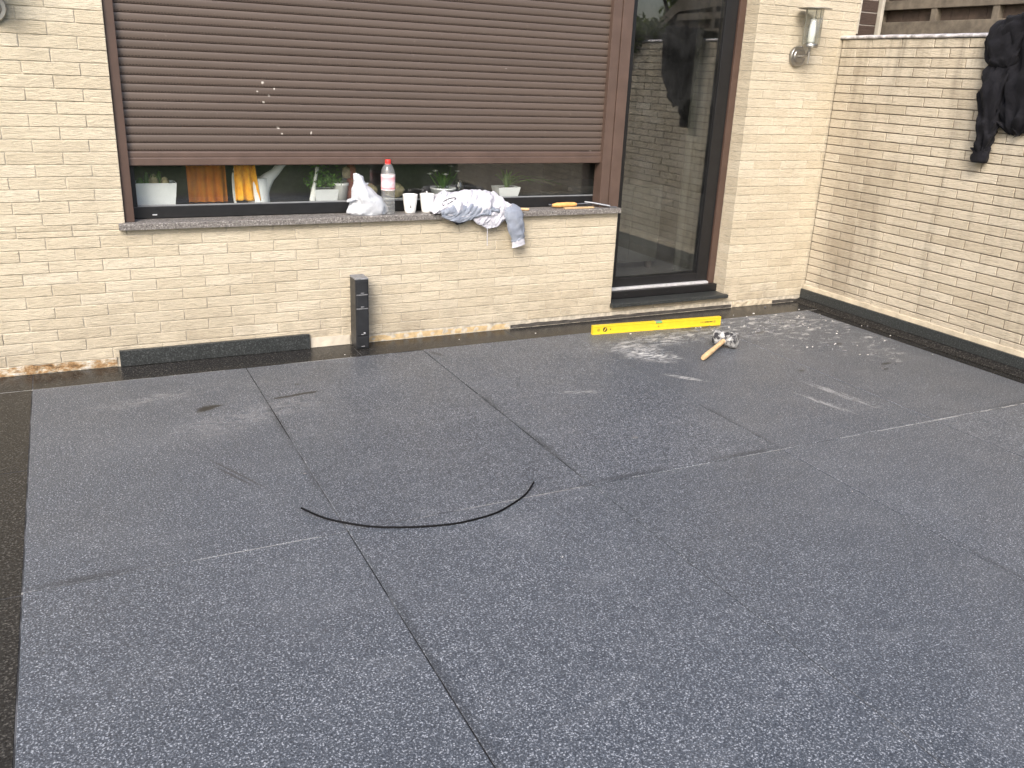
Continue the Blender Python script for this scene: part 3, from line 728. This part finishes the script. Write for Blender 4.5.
# ================================================================== JACKET ON THE GARDEN WALL
jk = thing('jacket', 'black fleece jacket slung over the top of the garden wall with one sleeve hanging', 'jacket', (0, 0, 0))
def folded(name, mat, parent, secs, n=36, amp=.012, fs=14, seed=0, sub=4, cap=True):
    """soft cloth volume from sections (centre, half width along y, half thickness along x, tilt)"""
    S = [Vector((*s[0], s[1], s[2])) if False else s for s in secs]; rings = []
    m_ = (len(S)-1)*sub
    for q in range(m_+1):
        i = min(len(S)-2, q//sub); t = q/sub-i
        def cr(f):
            p = [f(S[max(0, min(len(S)-1, i+k))]) for k in (-1, 0, 1, 2)]
            return .5*((2*p[1])+(p[2]-p[0])*t+(2*p[0]-5*p[1]+4*p[2]-p[3])*t*t+(3*p[1]-p[0]-3*p[2]+p[3])*t**3)
        cx, cy, cz = (cr(lambda s, k=k: s[0][k]) for k in range(3)); a = cr(lambda s: s[1]); b = cr(lambda s: s[2])
        rg = []
        for k in range(n):
            th = 2*PI*k/n; c, s_ = math.cos(th), math.sin(th)
            f = amp*(.8*nz(c*1.9+seed, s_*1.9, q*.16)+1.1*(.35-abs(nz(c*3.6+seed+q*.05, s_*3.6+3, q*.07))*1.6)+.4*nz(c*6+seed, s_*6, q*.16)+.08*nz(c*13+seed, s_*13, q*.4))
            y = cy+math.copysign(abs(c)**.8, c)*(a+f); x = cx+math.copysign(abs(s_)**.8, s_)*(b+f*1.1)
            rg.append((x, y, cz+f*.8))
        rings.append(rg)
    return MB().rings(rings, (cap, cap)).build(name, mat, parent)
# sections: ((x, y, z), half width in y, half thickness in x)
folded('body', 'fleece', jk, [((0.060, -1.51, 2.005), .17, .03), ((0.000, -1.51, 1.995), .22, .075), ((-0.023, -1.500, 1.930), .235, .060), ((-0.036, -1.495, 1.800), .235, .040), ((-0.038, -1.485, 1.660), .225, .040), ((-0.034, -1.480, 1.520), .165, .040), ((-0.030, -1.485, 1.420), .115, .036), ((-0.028, -1.475, 1.378), .07, .022)], 60, .042, seed=2, sub=8)
folded('hood', 'fleece', jk, [((.03, -1.36, 1.992), .09, .02), ((-.012, -1.345, 1.975), .125, .040), ((-.046, -1.325, 1.91), .130, .036), ((-.060, -1.312, 1.82), .112, .036), ((-.062, -1.318, 1.755), .094, .034), ((-.054, -1.33, 1.722), .05, .018)], 44, .016, seed=8, sub=8)
sv_ = folded('sleeve', 'fleece', jk, [((-0.033, -1.335, 1.760), .085, .035), ((-0.060, -1.322, 1.660), .082, .046), ((-0.066, -1.320, 1.560), .082, .046), ((-0.060, -1.323, 1.440), .062, .042), ((-0.056, -1.317, 1.360), .050, .036), ((-0.052, -1.309, 1.285), .042, .032), ((-0.048, -1.303, 1.245), .046, .034)], 44, .028, seed=15, sub=8)
folded('cuff', 'fleece', sv_, [((-0.048, -1.303, 1.250), .044, .033), ((-0.047, -1.302, 1.225), .052, .036), ((-0.046, -1.301, 1.195), .054, .036), ((-0.046, -1.301, 1.182), .044, .028)], 28, .007, seed=31, sub=4)
folded('back_panel', 'fleece', jk, [((.24, -1.50, 1.60), .22, .02), ((.255, -1.50, 1.80), .24, .022), ((.235, -1.50, 1.93), .24, .03), ((.17, -1.50, 1.972), .23, .035), ((.06, -1.50, 1.985), .22, .035)], 36, .012, seed=40, sub=5)

# ================================================================== BEYOND THE GARDEN WALL
pl = thing('brick_pillar', 'brown brick pillar with pale joints beyond the corner of the house', 'pillar')
box('mortar_core', 'mortar_white', pl, .166, .352, .054, .20, -.05, 3.0)
r4 = random.Random(2)
for k in range(35):
    z = -.02+.0845*k
    MB().box(.160, .358, .048+r4.uniform(-.001, .001), .206, z, z+.078, .003).build('brick', 'brick_brown', pl)
tag(box('painted_post', 'pillar_white', None, .374, .402, .03, .08, -.05, 2.7, .004), 'slim pale post standing beside the brown brick pillar', 'post')
tag(box('house_corner_strip', 'mortar', None, HE+.0005, HE+.016, .004, .06, 1.94, 3.1, .002), 'narrow pale strip closing the corner of the house wall', 'trim')
fn = thing('wooden_fence', 'weathered timber fence with dark panels rising behind the garden wall', 'fence')
FX = .52
def slope_top(y): return 2.34 if y > -2.25 else max(2.0, 2.34-(-2.25-y)*.62)
for z0, z1, pr_ in ((1.90, 2.036, .03), (2.118, 2.178, .034)):
    MB().box(FX-pr_, FX+.02, -2.30, .52, z0, z1, .004).build('rail', 'timber', fn)
mb = MB(); mb.add([(FX-.03, -2.30, 2.20), (FX-.03, .12, 2.30), (FX-.03, .12, 2.36), (FX-.03, -2.22, 2.36), (FX-.03, -2.92, 1.94), (FX-.03, -2.86, 1.88), (FX+.02, -2.30, 2.20), (FX+.02, .12, 2.30), (FX+.02, .12, 2.36), (FX+.02, -2.22, 2.36), (FX+.02, -2.92, 1.94), (FX+.02, -2.86, 1.88)],
   [(0, 1, 2, 3, 4, 5), (11, 10, 9, 8, 7, 6), (0, 6, 7, 1), (1, 7, 8, 2), (2, 8, 9, 3), (3, 9, 10, 4), (4, 10, 11, 5), (5, 11, 6, 0)]); mb.build('verge_board', 'timber', fn)
for k in range(5):
    y = -.318-.475*k+.47
    MB().box(FX-.028, FX+.025, y-.024, y+.024, -.05, 2.30, .003).build('post', 'timber', fn)
y = .515
while y > -2.78:
    w = .135; t = slope_top(y-w)-.03
    MB().box(FX+.022, FX+.040, y-w+.004, y, -.05, t, .002).build('board', 'timber_dark', fn); y -= w

def leaves(mb, pts, size, r, up=.3):
    for p in pts:
        a = Vector((r.gauss(0, 1), r.gauss(0, 1), r.gauss(0, 1)+up)).normalized(); b = a.orthogonal().normalized()
        b = (Matrix.Rotation(r.uniform(0, 6.3), 3, a) @ b); c = a.cross(b); s = size*r.uniform(.6, 1.3); p = Vector(p)
        mb.add([p-b*s, p+c*s*.42+a*s*.12, p+b*s, p-c*s*.42+a*s*.12], [(0, 1, 2, 3)])
def tree(label, x, y, h, cr, seed, n=5200, zc=None, group=None, mat='leaf', size=.055):
    r = random.Random(seed); T = thing('garden_tree', label, 'tree', (x, y, -.06), 0, group)
    tk = MB(); tk.tube([(0, 0, 0), (.03, .02, h*.3), (-.02, .04, h*.6), (.02, 0, h*.85)], [.10, .075, .05, .02], 10)
    cl = []
    for i in range(26):
        u = r.uniform(0, 6.3); z = h*r.uniform(.42, .98); q = cr*math.sqrt(r.random())*(1-.55*abs((z/h-.68)/.35)**2)
        c = Vector((q*math.cos(u), q*math.sin(u), z)); cl.append((c, cr*r.uniform(.22, .42)))
        tk.tube([(0, .02, z*.66), tuple(c*.55+Vector((0, 0, z*.40))), tuple(c)], [.032, .02, .006], 6)
    tk.build('trunk', 'bark', T); ps = []
    for _ in range(n):
        c, q = r.choice(cl); v = Vector((r.gauss(0, 1), r.gauss(0, 1), r.gauss(0, .8))).normalized()*q*(r.random()**.45); ps.append(c+v)
    mb = MB(); leaves(mb, ps, size, r); mb.build('crown', mat, T)
tree('leafy green tree beyond the garden wall, mirrored at the top of the glass door', 2.7, -5.25, 3.6, .78, 5)
tree('low leafy bush beyond the garden wall, left of the tree mirrored in the door', 2.4, -6.1, 2.42, .62, 33, 3000)
tree('taller leafy tree farther back behind the garden wall', 6.5, -3.6, 5.2, 1.9, 9, 6000, size=.09)
iv = thing('ivy_plant', 'dark ivy hanging over the garden wall beyond the jacket', 'ivy', (0, 0, 0))
r5 = random.Random(21); ps = []
st_ = MB()
for i in range(34):
    y = -r5.uniform(2.12, 4.6); ln = min(.62, .10+(-y-2.1)*.75)*r5.uniform(.4, 1.1)
    st_.tube([(.12, y, 1.95), (-.02, y-.02, 1.96), (-.035, y-.03, 1.93-ln*.5), (-.02, y-.05, 1.93-ln)], .004, 5)
    for _ in range(46):
        q = r5.random(); ps.append((-.03+r5.gauss(0, .02), y-.03+r5.gauss(0, .05), 1.98-ln*q))
for _ in range(1500):
    y = -r5.uniform(2.15, 4.8); ps.append((r5.uniform(-.03, .35), y, 1.95+abs(r5.gauss(0, .07))+.12*max(0, nz(y*2))))
mb = MB(); leaves(mb, ps, .036, r5); mb.build('foliage', 'leaf_dark', iv); st_.build('stems', 'bark', iv)
hg = thing('hedge', 'clipped green hedge closing the garden behind the patio', 'hedge', (0, 0, -.06))
box('hedge_core', 'leaf_dark', hg, -12.9, 3.9, -12.6, -11.6, 0, 1.75)
ps = [(r5.uniform(-13, 4), -11.5+r5.gauss(0, .10), r5.uniform(0, 1.9)) for _ in range(5200)]+[(r5.uniform(-13, 4), r5.uniform(-12.7, -11.5), 1.8+r5.gauss(0, .08)) for _ in range(2600)]
mb = MB(); leaves(mb, ps, .085, r5); mb.build('foliage', 'leaf', hg)

# ================================================================== THINGS ON THE OUTER SILL
SZ = .7668
def bag():
    b = thing('plastic_bag', 'crumpled white plastic bag standing on the sill left of the water bottle', 'bag', (-3.475, .028, SZ))
    secs = [(0, 0, .094, .046), (.004, .012, .100, .050), (.004, .045, .098, .050), (-.004, .085, .082, .048), (-.018, .125, .060, .042), (-.034, .160, .040, .032), (-.044, .190, .030, .024), (-.050, .212, .026, .018), (-.062, .236, .012, .009)]
    n = 46; rg = []
    for i in range(len(secs)-1):
        for s in range(4):
            t = s/4; a, c = secs[i], secs[i+1]; X, Z, W, D = (a[k]*(1-t)+c[k]*t for k in range(4)); q = len(rg); r_ = []
            for k in range(n):
                th = 2*PI*k/n; cs, sn = math.cos(th), math.sin(th)
                f = .5*nz(cs*1.7, sn*1.7, q*.14)+.5*abs(nz(cs*3.6+5, sn*3.6, q*.10))+.25*nz(cs*8, sn*8, q*.25)
                f = 1+f*.55*min(1, q/4)
                r_.append((X+cs*W*f+(.018 if cs > .3 and q < 14 else 0)*cs, sn*D*min(f, 1.25), max(0, Z+.010*nz(cs*5, sn*5, q*.3)*min(1, q/2))))
            rg.append(r_)
    MB().rings(rg, (True, True)).build('film', 'bag', b)
    kn = MB(); kn.rings([[(-.010+.028*math.cos(2*PI*k/12)*s+dx, .014*math.sin(2*PI*k/12)*s, z+.006*nz(k, s*3)) for k in range(12)] for dx, z, s in ((-.035, .165, .5), (-.010, .180, 1.0), (.006, .178, .7), (.014, .170, .2))], (True, True)); kn.build('handle_loop', 'bag', b)
    lo = MB(); lo.rings([[(-.096+dx+.020*math.cos(2*PI*k/14)*s, .026*math.sin(2*PI*k/14)*s-.01, z+.008*nz(k*.9, s*3)) for k in range(14)] for dx, z, s in ((.05, .085, .8), (.02, .092, 1.2), (-.004, .085, 1.0), (-.014, .076, .4))], (True, True)); lo.build('side_corner', 'bag', b)
bag()
bt = thing('water_bottle', 'clear plastic water bottle with red cap and pink label on the sill', 'bottle', (-3.342, .034, SZ))
pf = [(.0005, .004), (.034, .0), (.039, .006), (.0400, .018)]
for i in range(5):
    z = .024+i*.022; pf += [(.0402, z), (.0378, z+.006), (.0402, z+.013)]
pf += [(.0405, .134), (.0405, .232), (.038, .250), (.030, .270), (.020, .284), (.0145, .290), (.0140, .298)]
MB().lathe(pf, (0, 0, 0), 28).build('shell', 'pet', bt)
MB().lathe([(.0411, .138), (.0413, .140), (.0413, .226), (.0411, .228)], (0, 0, 0), 28).build('label_wrap', 'label', bt)
cp = MB().lathe([(.0165, .287), (.0168, .289), (.0168, .306), (.0155, .3095), (.0005, .310)], (0, 0, 0), 24).build('cap', 'red_cap', bt)
MB().lathe([(.0172, .2835), (.0174, .2848), (.0172, .2862)], (0, 0, 0), 24).build('cap_ring', 'red_cap', cp)
def mug(x, y, label, extra):
    c = thing('mug', label, 'mug', (x, y, SZ), 0, 'white mugs on the sill')
    MB().lathe([(.0005, .001), (.028, .0), (.0315, .003), (.034, .02), (.0395, .06), (.0440, .104), (.0450, .1085), (.0435, .1095), (.0420, .107), (.036, .06), (.030, .012), (.0005, .009)], (0, 0, 0), 32).build('cup', 'white_ceramic', c)
    h = MB(); h.tube(smooth_path([(.030, .028, .088), (.045, .046, .090), (.052, .054, .066), (.042, .046, .036), (.027, .028, .034)], 4), .0052, 8); h.build('handle', 'white_ceramic', c)
    if extra == 'mark':
        mk = MB()
        for dx, z0, z1, w in ((-.003, .034, .046, .006), (-.001, .048, .052, .004), (.002, .036, .050, .003)):
            for (a, q) in ((z0, z1),):
                rr = .0362+(a+q)/2*.05; an = -PI/2-.28
                X = lambda s: (rr+.0012)*math.cos(an+s/rr); Y = lambda s: (rr+.0012)*math.sin(an+s/rr)
                mk.add([(X(dx-w/2), Y(dx-w/2), a), (X(dx+w/2), Y(dx+w/2), a), (X(dx+w/2)*1.03, Y(dx+w/2)*1.03, q), (X(dx-w/2)*1.03, Y(dx-w/2)*1.03, q)], [(0, 1, 2, 3)])
        mk.build('printed_mark', 'plastic_grey', c)
    else:
        MB().tube([(.004, .012, .02), (-.004, -.004, .119)], .0034, 8).build('spoon', 'white_plastic', c)
        MB().tube([(-.004, -.004, .1185), (-.0045, -.005, .124)], [.0055, .0045], 10).build('spoon_tip', 'white_plastic', c)
mug(-3.206, .034, 'tapered white mug with a small grey mark next to the water bottle', 'mark')
mug(-3.098, .036, 'tapered white mug with a spoon in it beside the folded shirt', 'spoon')

# shirt: a heap on the sill whose front edge falls over it
sh_ = thing('shirt', 'crumpled white and grey shirt draped over the window sill, one sleeve hanging down', 'shirt', (0, 0, 0))
def lerp_tab(tab, x):
    for (a, va), (b, vb) in zip(tab[:-1], tab[1:]):
        if a <= x <= b: return va+(vb-va)*(x-a)/(b-a)
    return tab[0][1] if x < tab[0][0] else tab[-1][1]
def drape(name, mat, x0, x1, top, bot, yb=.095, yf=-.052, nx=70, nv=40, seed=0, amp=.010, bulge=.0, parent=sh_, yo=0.0):
    """cloth over the sill edge: from the back of the heap over its crest and down the front to bot(x)"""
    vs = []; fs = []
    for i in range(nx+1):
        u = i/nx; x = x0+(x1-x0)*u; T = lerp_tab(top, x); B = lerp_tab(bot, x); e = min(1, min(u, 1-u)*9)
        T = SZ+.004+(T-SZ-.004)*math.sqrt(e)
        path = [(yb, SZ+.004), (yb-.012, SZ+(T-SZ)*.75), ((yb+yf)/2+.02, T), (yf+.035, SZ+(T-SZ)*.80+.004), (yf+.004, SZ+(T-SZ)*.42+.003), (yf, min(SZ-.004, SZ+.01)), (yf-.001, (SZ+B)/2), (yf+.003, B)]
        if B > SZ-.01: path = path[:5]+[(yf+.012, SZ+.002)]
        P = smooth_path([(0, a, b) for a, b in path], 6); 
        for j in range(nv+1):
            s = j/nv*(len(P)-1); k = min(len(P)-2, int(s)); p = P[k].lerp(P[k+1], s-k); v = j/nv
            f = amp*(nz(x*13+seed, v*4.0, seed)+.75*abs(nz(x*24+v*6+seed, v*5, 3))+.5*nz(x*60+v*14, v*9+seed, 7))
            g_ = min(1, v*6)
            vs.append((x+.012*nz(v*5, x*9, seed+5), p.y+yo-abs(f)*1.1*g_-bulge*math.sin(PI*v), max(p.z+f*g_*.8*(1 if v < .62 else .25), (SZ+.0015) if p.y > -.035 else -9)))
    for i in range(nx):
        for j in range(nv):
            a = i*(nv+1)+j; fs.append((a, a+1, a+nv+2, a+nv+1))
    me = mesh_py(name, vs, fs, True); o = link(name, me, mat, parent)
    sd = o.modifiers.new('thickness', 'SOLIDIFY'); sd.thickness = .0025; sd.offset = 1
    return o
top = [(-3.10, .795), (-3.05, .865), (-2.98, .893), (-2.90, .875), (-2.84, .893), (-2.72, .888), (-2.64, .868), (-2.57, .800), (-2.52, .785)]
bd_ = drape('body', 'shirt_white', -3.092, -2.55, top, [(-3.10, .770), (-3.03, .765), (-2.99, .752), (-2.93, .742), (-2.84, .742), (-2.80, .700), (-2.74, .668), (-2.68, .676), (-2.63, .712), (-2.55, .75)], seed=1, amp=.021, nx=110, nv=60)
drape('grey_panel', 'shirt_grey', -3.045, -2.66, [(-3.05, .80), (-2.98, .832), (-2.86, .842), (-2.74, .836), (-2.66, .80)], [(-3.05, .758), (-2.99, .728), (-2.93, .712), (-2.86, .727), (-2.79, .752), (-2.66, .762)], yb=.04, yf=-.064, seed=6, amp=.015, nx=90, nv=50)
drape('dark_lining', 'shirt_dark', -2.99, -2.84, [(-3.0, .78), (-2.84, .78)], [(-2.99, .742), (-2.935, .699), (-2.90, .706), (-2.84, .735)], yb=.0, yf=-.049, nx=30, seed=9, amp=.004)
def yface(name, mat, parent, secs, n=28, amp=.006, seed=0, sub=5):
    return None
sl2 = MB(); rg = []
S2 = [((-2.60, -.030, .800), .050, .022), ((-2.572, -.060, .775), .058, .026), ((-2.560, -.072, .735), .056, .024), ((-2.552, -.072, .690), .054, .022), ((-2.540, -.070, .640), .048, .020), ((-2.531, -.068, .605), .044, .017), ((-2.528, -.067, .592), .040, .015)]
for q in range((len(S2)-1)*6+1):
    i = min(len(S2)-2, q//6); t = q/6-i; a, b = S2[i], S2[i+1]
    c = Vector(a[0]).lerp(Vector(b[0]), t); w = a[1]+(b[1]-a[1])*t; dd = a[2]+(b[2]-a[2])*t; r_ = []
    for k in range(30):
        th = 2*PI*k/30; f = .011*(nz(math.cos(th)*2.4, math.sin(th)*2.4, q*.12)+.7*nz(math.cos(th)*6, math.sin(th)*6, q*.25+4))
        r_.append((c.x+math.cos(th)*(w+f), c.y+math.sin(th)*(dd+f*.9), c.z+.006*nz(th, q*.3)+math.cos(th)*.012))
    rg.append(r_)
sl2.rings(rg); sleeve = sl2.build('sleeve', 'shirt_grey', sh_)
cf = MB(); rg = []
for q in range(9):
    t = q/8; c = Vector((-2.528, -.067, .596)).lerp(Vector((-2.522, -.066, .556)), t)
    rg.append([(c.x+math.cos(2*PI*k/28)*(.040+.006*t+.004*nz(k*.5, q*.3)), c.y+math.sin(2*PI*k/28)*(.015+.003*nz(k*.7, q*.4)), c.z+math.cos(2*PI*k/28)*.012) for k in range(28)])
cf.rings(rg); cf.build('cuff', 'shirt_white', sleeve)
lg = [(-3.035, .820), (-3.020, .836), (-2.985, .850), (-2.950, .853), (-2.945, .847), (-2.968, .834), (-3.005, .818), (-3.030, .812), (-3.035, .820)]
MB().tube(smooth_path([(x, -.036-(.853-z)*.45, z+.006) for x, z in lg], 4), .0028, 6).build('printed_outline', 'shirt_dark', bd_)
MB().tube([(-2.736, -.056, .672), (-2.737, -.058, .62), (-2.734, -.056, .565)], .0022, 6).build('drawstring', 'shirt_white', bd_)
tag(MB().tube([(-2.53, .01, .774), (-2.47, -.012, .775), (-2.438, -.022, .7745)], [.008, .009, .008], 10).build('wood_stick', 'wood'), 'short pale wooden stick poking out from under the shirt', 'stick')

# tools on the right end of the sill
tl = thing('pointing_trowel', 'mason tool with an orange wooden handle lying at the right end of the sill', 'tool')
MB().tube([(-2.235, .046, .784), (-2.20, .046, .785), (-2.13, .047, .786), (-2.07, .048, .786), (-2.055, .048, .786)], [.009, .0155, .0165, .0145, .010], 14).build('handle', 'orange_wood', tl)
MB().tube([(-2.26, .046, .790), (-2.235, .046, .7865)], .005, 8).build('handle_cap', 'steel_dull', tl)
MB().tube([(-2.06, .048, .788), (-1.97, .050, .790)], .0045, 8).build('shank', 'steel_dull', tl)
MB().box(-1.985, -1.915, .036, .062, .786, .7885, .0006).build('blade', 'steel_dull', tl)
pbar = thing('chisel', 'grey steel bar lying slantwise at the right end of the sill', 'chisel')
MB().tube([(-1.985, .060, .7985), (-1.93, .030, .7935), (-1.835, -.018, .7785)], [.0062, .0075, .0075], 6).build('bar', 'steel_dull', pbar)
MB().box(-1.842, -1.790, -.032, -.008, .7675, .7765, .001).build('flat_end', 'steel_dull', pbar)
tag(MB().box(-2.17, -1.95, -.012, .010, .7672, .776, .0012).build('wood_lath', 'wood'), 'thin wooden lath lying in front of the orange-handled tool', 'lath')

# ================================================================== THINGS ON THE INNER SILL
IZ = .8068
def pot_round(T, r0, r1, h, mat='white_plastic', lip=.006):
    p = MB().lathe([(.0005, 0), (r0, 0), (r1-lip*.6, h*.86), (r1, h*.88), (r1, h), (r1-.005, h), (r1-.006, h*.85), (.0005, h*.84)], (0, 0, 0), 28).build('pot', mat, T)
    MB().lathe([(.0005, h*.86), (r1-.007, h*.855)], (0, 0, 0), 20).build('soil', 'soil', p); return p
def blades(T, n, h, spread, seed, w=.006, mat='leaf_house', z0=.05, droop=.5, bias=(0, 0), name='leaf'):
    r = random.Random(seed)
    for i in range(n):
        a = r.uniform(0, 6.3); L = h*r.uniform(.6, 1.1); ou = spread*r.uniform(.3, 1.1); mb = MB(); rr = []
        for k in range(7):
            t = k/6; x = (math.cos(a)+bias[0])*ou*t**1.3; y = (math.sin(a)*.6+bias[1])*ou*t**1.3; z = z0+L*(t-droop*t**3); ww = w*(1-t**2)*.5+.0006
            rr.append([(x-math.sin(a)*ww, y+math.cos(a)*ww, z), (x, y, z-.002), (x+math.sin(a)*ww, y-math.cos(a)*ww, z)])
        mb.rings(rr, (False, False), False, True).build(name, mat, T)
pt = thing('planter', 'white rectangular planter with small plants at the left end inside the window', 'planter', (-4.598, .226, IZ))
def trough(w0, w1, d0, d1, h, st=.0):
    mb = MB(); rq = lambda w, d, z: [(-w, -d, z), (w, -d, z), (w, d, z), (-w, d, z)]
    zs = [(0, 0), (.45, .45), (.452, .50), (1, 1)]
    rg = [rq(w0+(w1-w0)*b, d0+(d1-d0)*b, h*a) for a, b in zs]+[rq(w1-.006, d1-.006, h), rq(w1-.010, d1-.010, h*.86)]
    return mb.rings(rg, (True, True), True, False)
tr_ = trough(.092, .108, .055, .066, .138).build('trough', 'white_plastic', pt); MB().box(-.095, .095, -.053, .053, .119, .126).build('soil', 'soil', tr_)
r6 = random.Random(3)
for (x, y, h, s) in ((-.07, 0, .05, .020), (.0, .01, .07, .026), (.055, -.01, .055, .022), (.03, .02, .09, .014), (-.035, .02, .085, .015)):
    mb = MB(); mb.lathe([(.0005, 0), (s*.9, .004), (s, s*.9), (s*.55, h*.7), (.0005, h*.8)], (x, y, .122), 12); mb.build('succulent', 'straw' if s > .021 else 'leaf_house', pt)
blades(pt, 9, .12, .05, 4, z0=.125)
od = MB(); pr = []
for i in range(26):
    x = -4.41+.215*i/25; pr.append([(x, .37+.014*math.sin(i*1.1), .81), (x, .46+.014*math.sin(i*1.1+.3), 1.55)])
od.rings(pr, (False, False), False, True)
tag(od.build('curtain', 'orange_dark'), 'orange brown curtain hanging inside the window beside the white planter', 'curtain')
wc = thing('watering_can', 'white watering can with a wide curved spout inside the window', 'watering can', (-4.045, .238, IZ))
MB().lathe([(.0005, 0), (.062, 0), (.062, .004), (.058, .075), (.055, .150), (.050, .154), (.0005, .154)], (.0, 0, 0), 28).build('body', 'white_plastic', wc)
mb = MB(); rg = []
for t, (x, z, w, d_) in enumerate(((.008, .07, .058, .048), (.030, .120, .050, .040), (.062, .155, .036, .028), (.098, .182, .027, .018), (.135, .225, .024, .014), (.150, .245, .030, .012))):
    rg.append([(x+math.cos(2*PI*k/18)*w*.75, math.sin(2*PI*k/18)*d_, z-math.cos(2*PI*k/18)*w*.55) for k in range(18)])
mb.rings(rg); mb.build('spout', 'white_plastic', wc)
MB().tube(smooth_path([(-.045, 0, .20), (-.100, 0, .225), (-.132, 0, .18), (-.136, 0, .09), (-.132, 0, .02), (-.126, 0, .012)], 5), .0085, 10).build('handle', 'white_plastic', wc)
ob = thing('orange_cloth', 'bright orange cloth hung over the white watering can inside the window', 'cloth', (-4.125, .205, IZ))
vs = []; fs = []
for i in range(23):
    for j in range(17):
        u, v = i/22, j/16; x = -.055+.108*u+.024*v*u; vs.append((x, -.020+.011*math.sin(u*17)+.006*nz(u*6, v*4), .232-.200*v+.012*nz(u*5, 2)*(v > .8)))
for i in range(22):
    for j in range(16):
        a = i*17+j; fs.append((a, a+1, a+18, a+17))
o = link('towel', mesh_py('towel', vs, fs, True), 'orange', ob); sd = o.modifiers.new('thickness', 'SOLIDIFY'); sd.thickness = .004
mb = MB(); mb.tube([(-.05, -.012, .233), (.06, -.012, .233)], .006, 8).build('hem', 'orange', ob)
vz = thing('vase', 'tall slim white vase inside the window next to the green planter', 'vase', (-3.735, .21, IZ))
MB().tube([(-.012, 0, 0), (-.010, 0, .03), (.0, 0, .09), (.012, 0, .15), (.022, 0, .195)], [.017, .017, .0125, .0095, .0085], 16).build('neck', 'white_ceramic', vz)
MB().tube([(.022, 0, .194), (.025, 0, .212)], [.0125, .009], 14).build('lip', 'white_ceramic', vz)
p2 = thing('planter', 'white planter of dense green leaves beside the slim white vase inside the window', 'planter', (-3.665, .235, IZ))
t2 = trough(.060, .070, .045, .052, .086).build('trough', 'white_plastic', p2); MB().box(-.060, .060, -.044, .044, .075, .080).build('soil', 'soil', t2)
mb = MB(); r7 = random.Random(12); leaves(mb, [(r7.gauss(-.02, .055), r7.gauss(0, .03), .10+abs(r7.gauss(0, .055))) for _ in range(420)], .014, r7); mb.build('foliage', 'leaf_house', p2)
p3 = thing('flower_pot', 'small bright white pot with a light green plant beside the plastic bag inside the window', 'pot', (-3.572, .215, IZ))
pot_round(p3, .030, .046, .120, 'white_ceramic'); blades(p3, 14, .07, .05, 8, .012, z0=.10)
orn = thing('ornament', 'red and brown clay ornament inside the window behind the plastic bag', 'ornament', (-3.500, .25, IZ))
MB().lathe([(.0005, 0), (.035, 0), (.040, .05), (.028, .12), (.020, .15), (.030, .175), (.032, .195), (.020, .222), (.0005, .230)], (0, 0, 0), 20).build('figure', 'redbrown', orn)
MB().lathe([(.0005, .14), (.022, .145), (.026, .17), (.024, .20), (.0005, .21)], (-.030, -.01, 0), 16).build('head', 'straw', orn)
for x, lab in ((-3.405, 'straw ball left of the water bottle, inside the window'), (-3.235, 'straw ball right of the water bottle, inside the window')):
    b_ = thing('straw_ball', lab, 'straw ball', (x, .235, IZ), 0, 'straw balls inside the window')
    bl = MB(); bl.lathe([(.0005, 0), (.050, .0), (.068, .012), (.070, .022), (.0005, .022)], (0, 0, 0), 24); bl.build('saucer', 'white_ceramic', b_)
    q = MB(); rg = []
    for i in range(13):
        ph = -PI/2+PI*i/12; rg.append([(math.cos(ph)*math.cos(2*PI*k/24)*.062*(1+.14*nz(i*.8, k*.9, x)), math.cos(ph)*math.sin(2*PI*k/24)*.045, .068+math.sin(ph)*.044*(1+.14*nz(k*.7, i, x))) for k in range(24)])
    q.rings(rg).build('ball', 'straw', b_)
p4 = thing('flower_pot', 'white pot of green stems with white flowers inside the window behind the mugs', 'pot', (-2.915, .235, IZ))
pot_round(p4, .066, .082, .080); blades(p4, 60, .125, .085, 5, .013, z0=.065, droop=.2)
for (x, y, z) in ((-.098, -.02, .160), (-.055, .0, .175), (-.005, -.05, .158), (.095, .0, .172), (.06, .02, .20)):
    fw = MB(); fw.tube([(x*.3, y*.3, .07), (x*.7, y*.7, z*.75), (x, y, z)], .0025, 6); fw = fw.build('stem', 'leaf_house', p4)
    mb = MB(); r8 = random.Random(int(x*999))
    for k in range(12):
        a = 2*PI*k/12; e = Vector((math.cos(a)*.022, math.sin(a)*.022, .008)); t_ = Vector((-math.sin(a), math.cos(a), 0))*.0055; c = Vector((x, y, z))
        mb.add([c, c+e*.6+t_, c+e, c+e*.6-t_], [(0, 1, 2, 3)])
    mb.lathe([(.0005, .0), (.012, .004), (.012, .008), (.0005, .012)], (x, y, z), 10); mb.build('flower', 'petal', fw)
jr = thing('glass_jar', 'clear glass jar inside the window right of the white flowers', 'jar', (-2.795, .26, IZ))
MB().lathe([(.0005, .003), (.030, .0), (.034, .01), (.034, .09), (.028, .105), (.028, .118), (.025, .118), (.025, .105), (.031, .09), (.031, .01), (.0005, .008)], (0, 0, 0), 24).build('jar_body', 'clear', jr)
p5 = thing('flower_pot', 'square white pot with long arching grassy leaves inside the window above the shirt', 'pot', (-2.486, .22, IZ))
t5 = trough(.058, .078, .045, .058, .080).build('pot', 'white_plastic', p5); MB().box(-.062, .062, -.045, .045, .068, .073).build('soil', 'soil', t5)
blades(p5, 36, .16, .10, 14, .010, z0=.065, droop=.3); blades(p5, 14, .17, .19, 17, .011, z0=.07, droop=.85, bias=(.9, 0), name='arching_leaf')
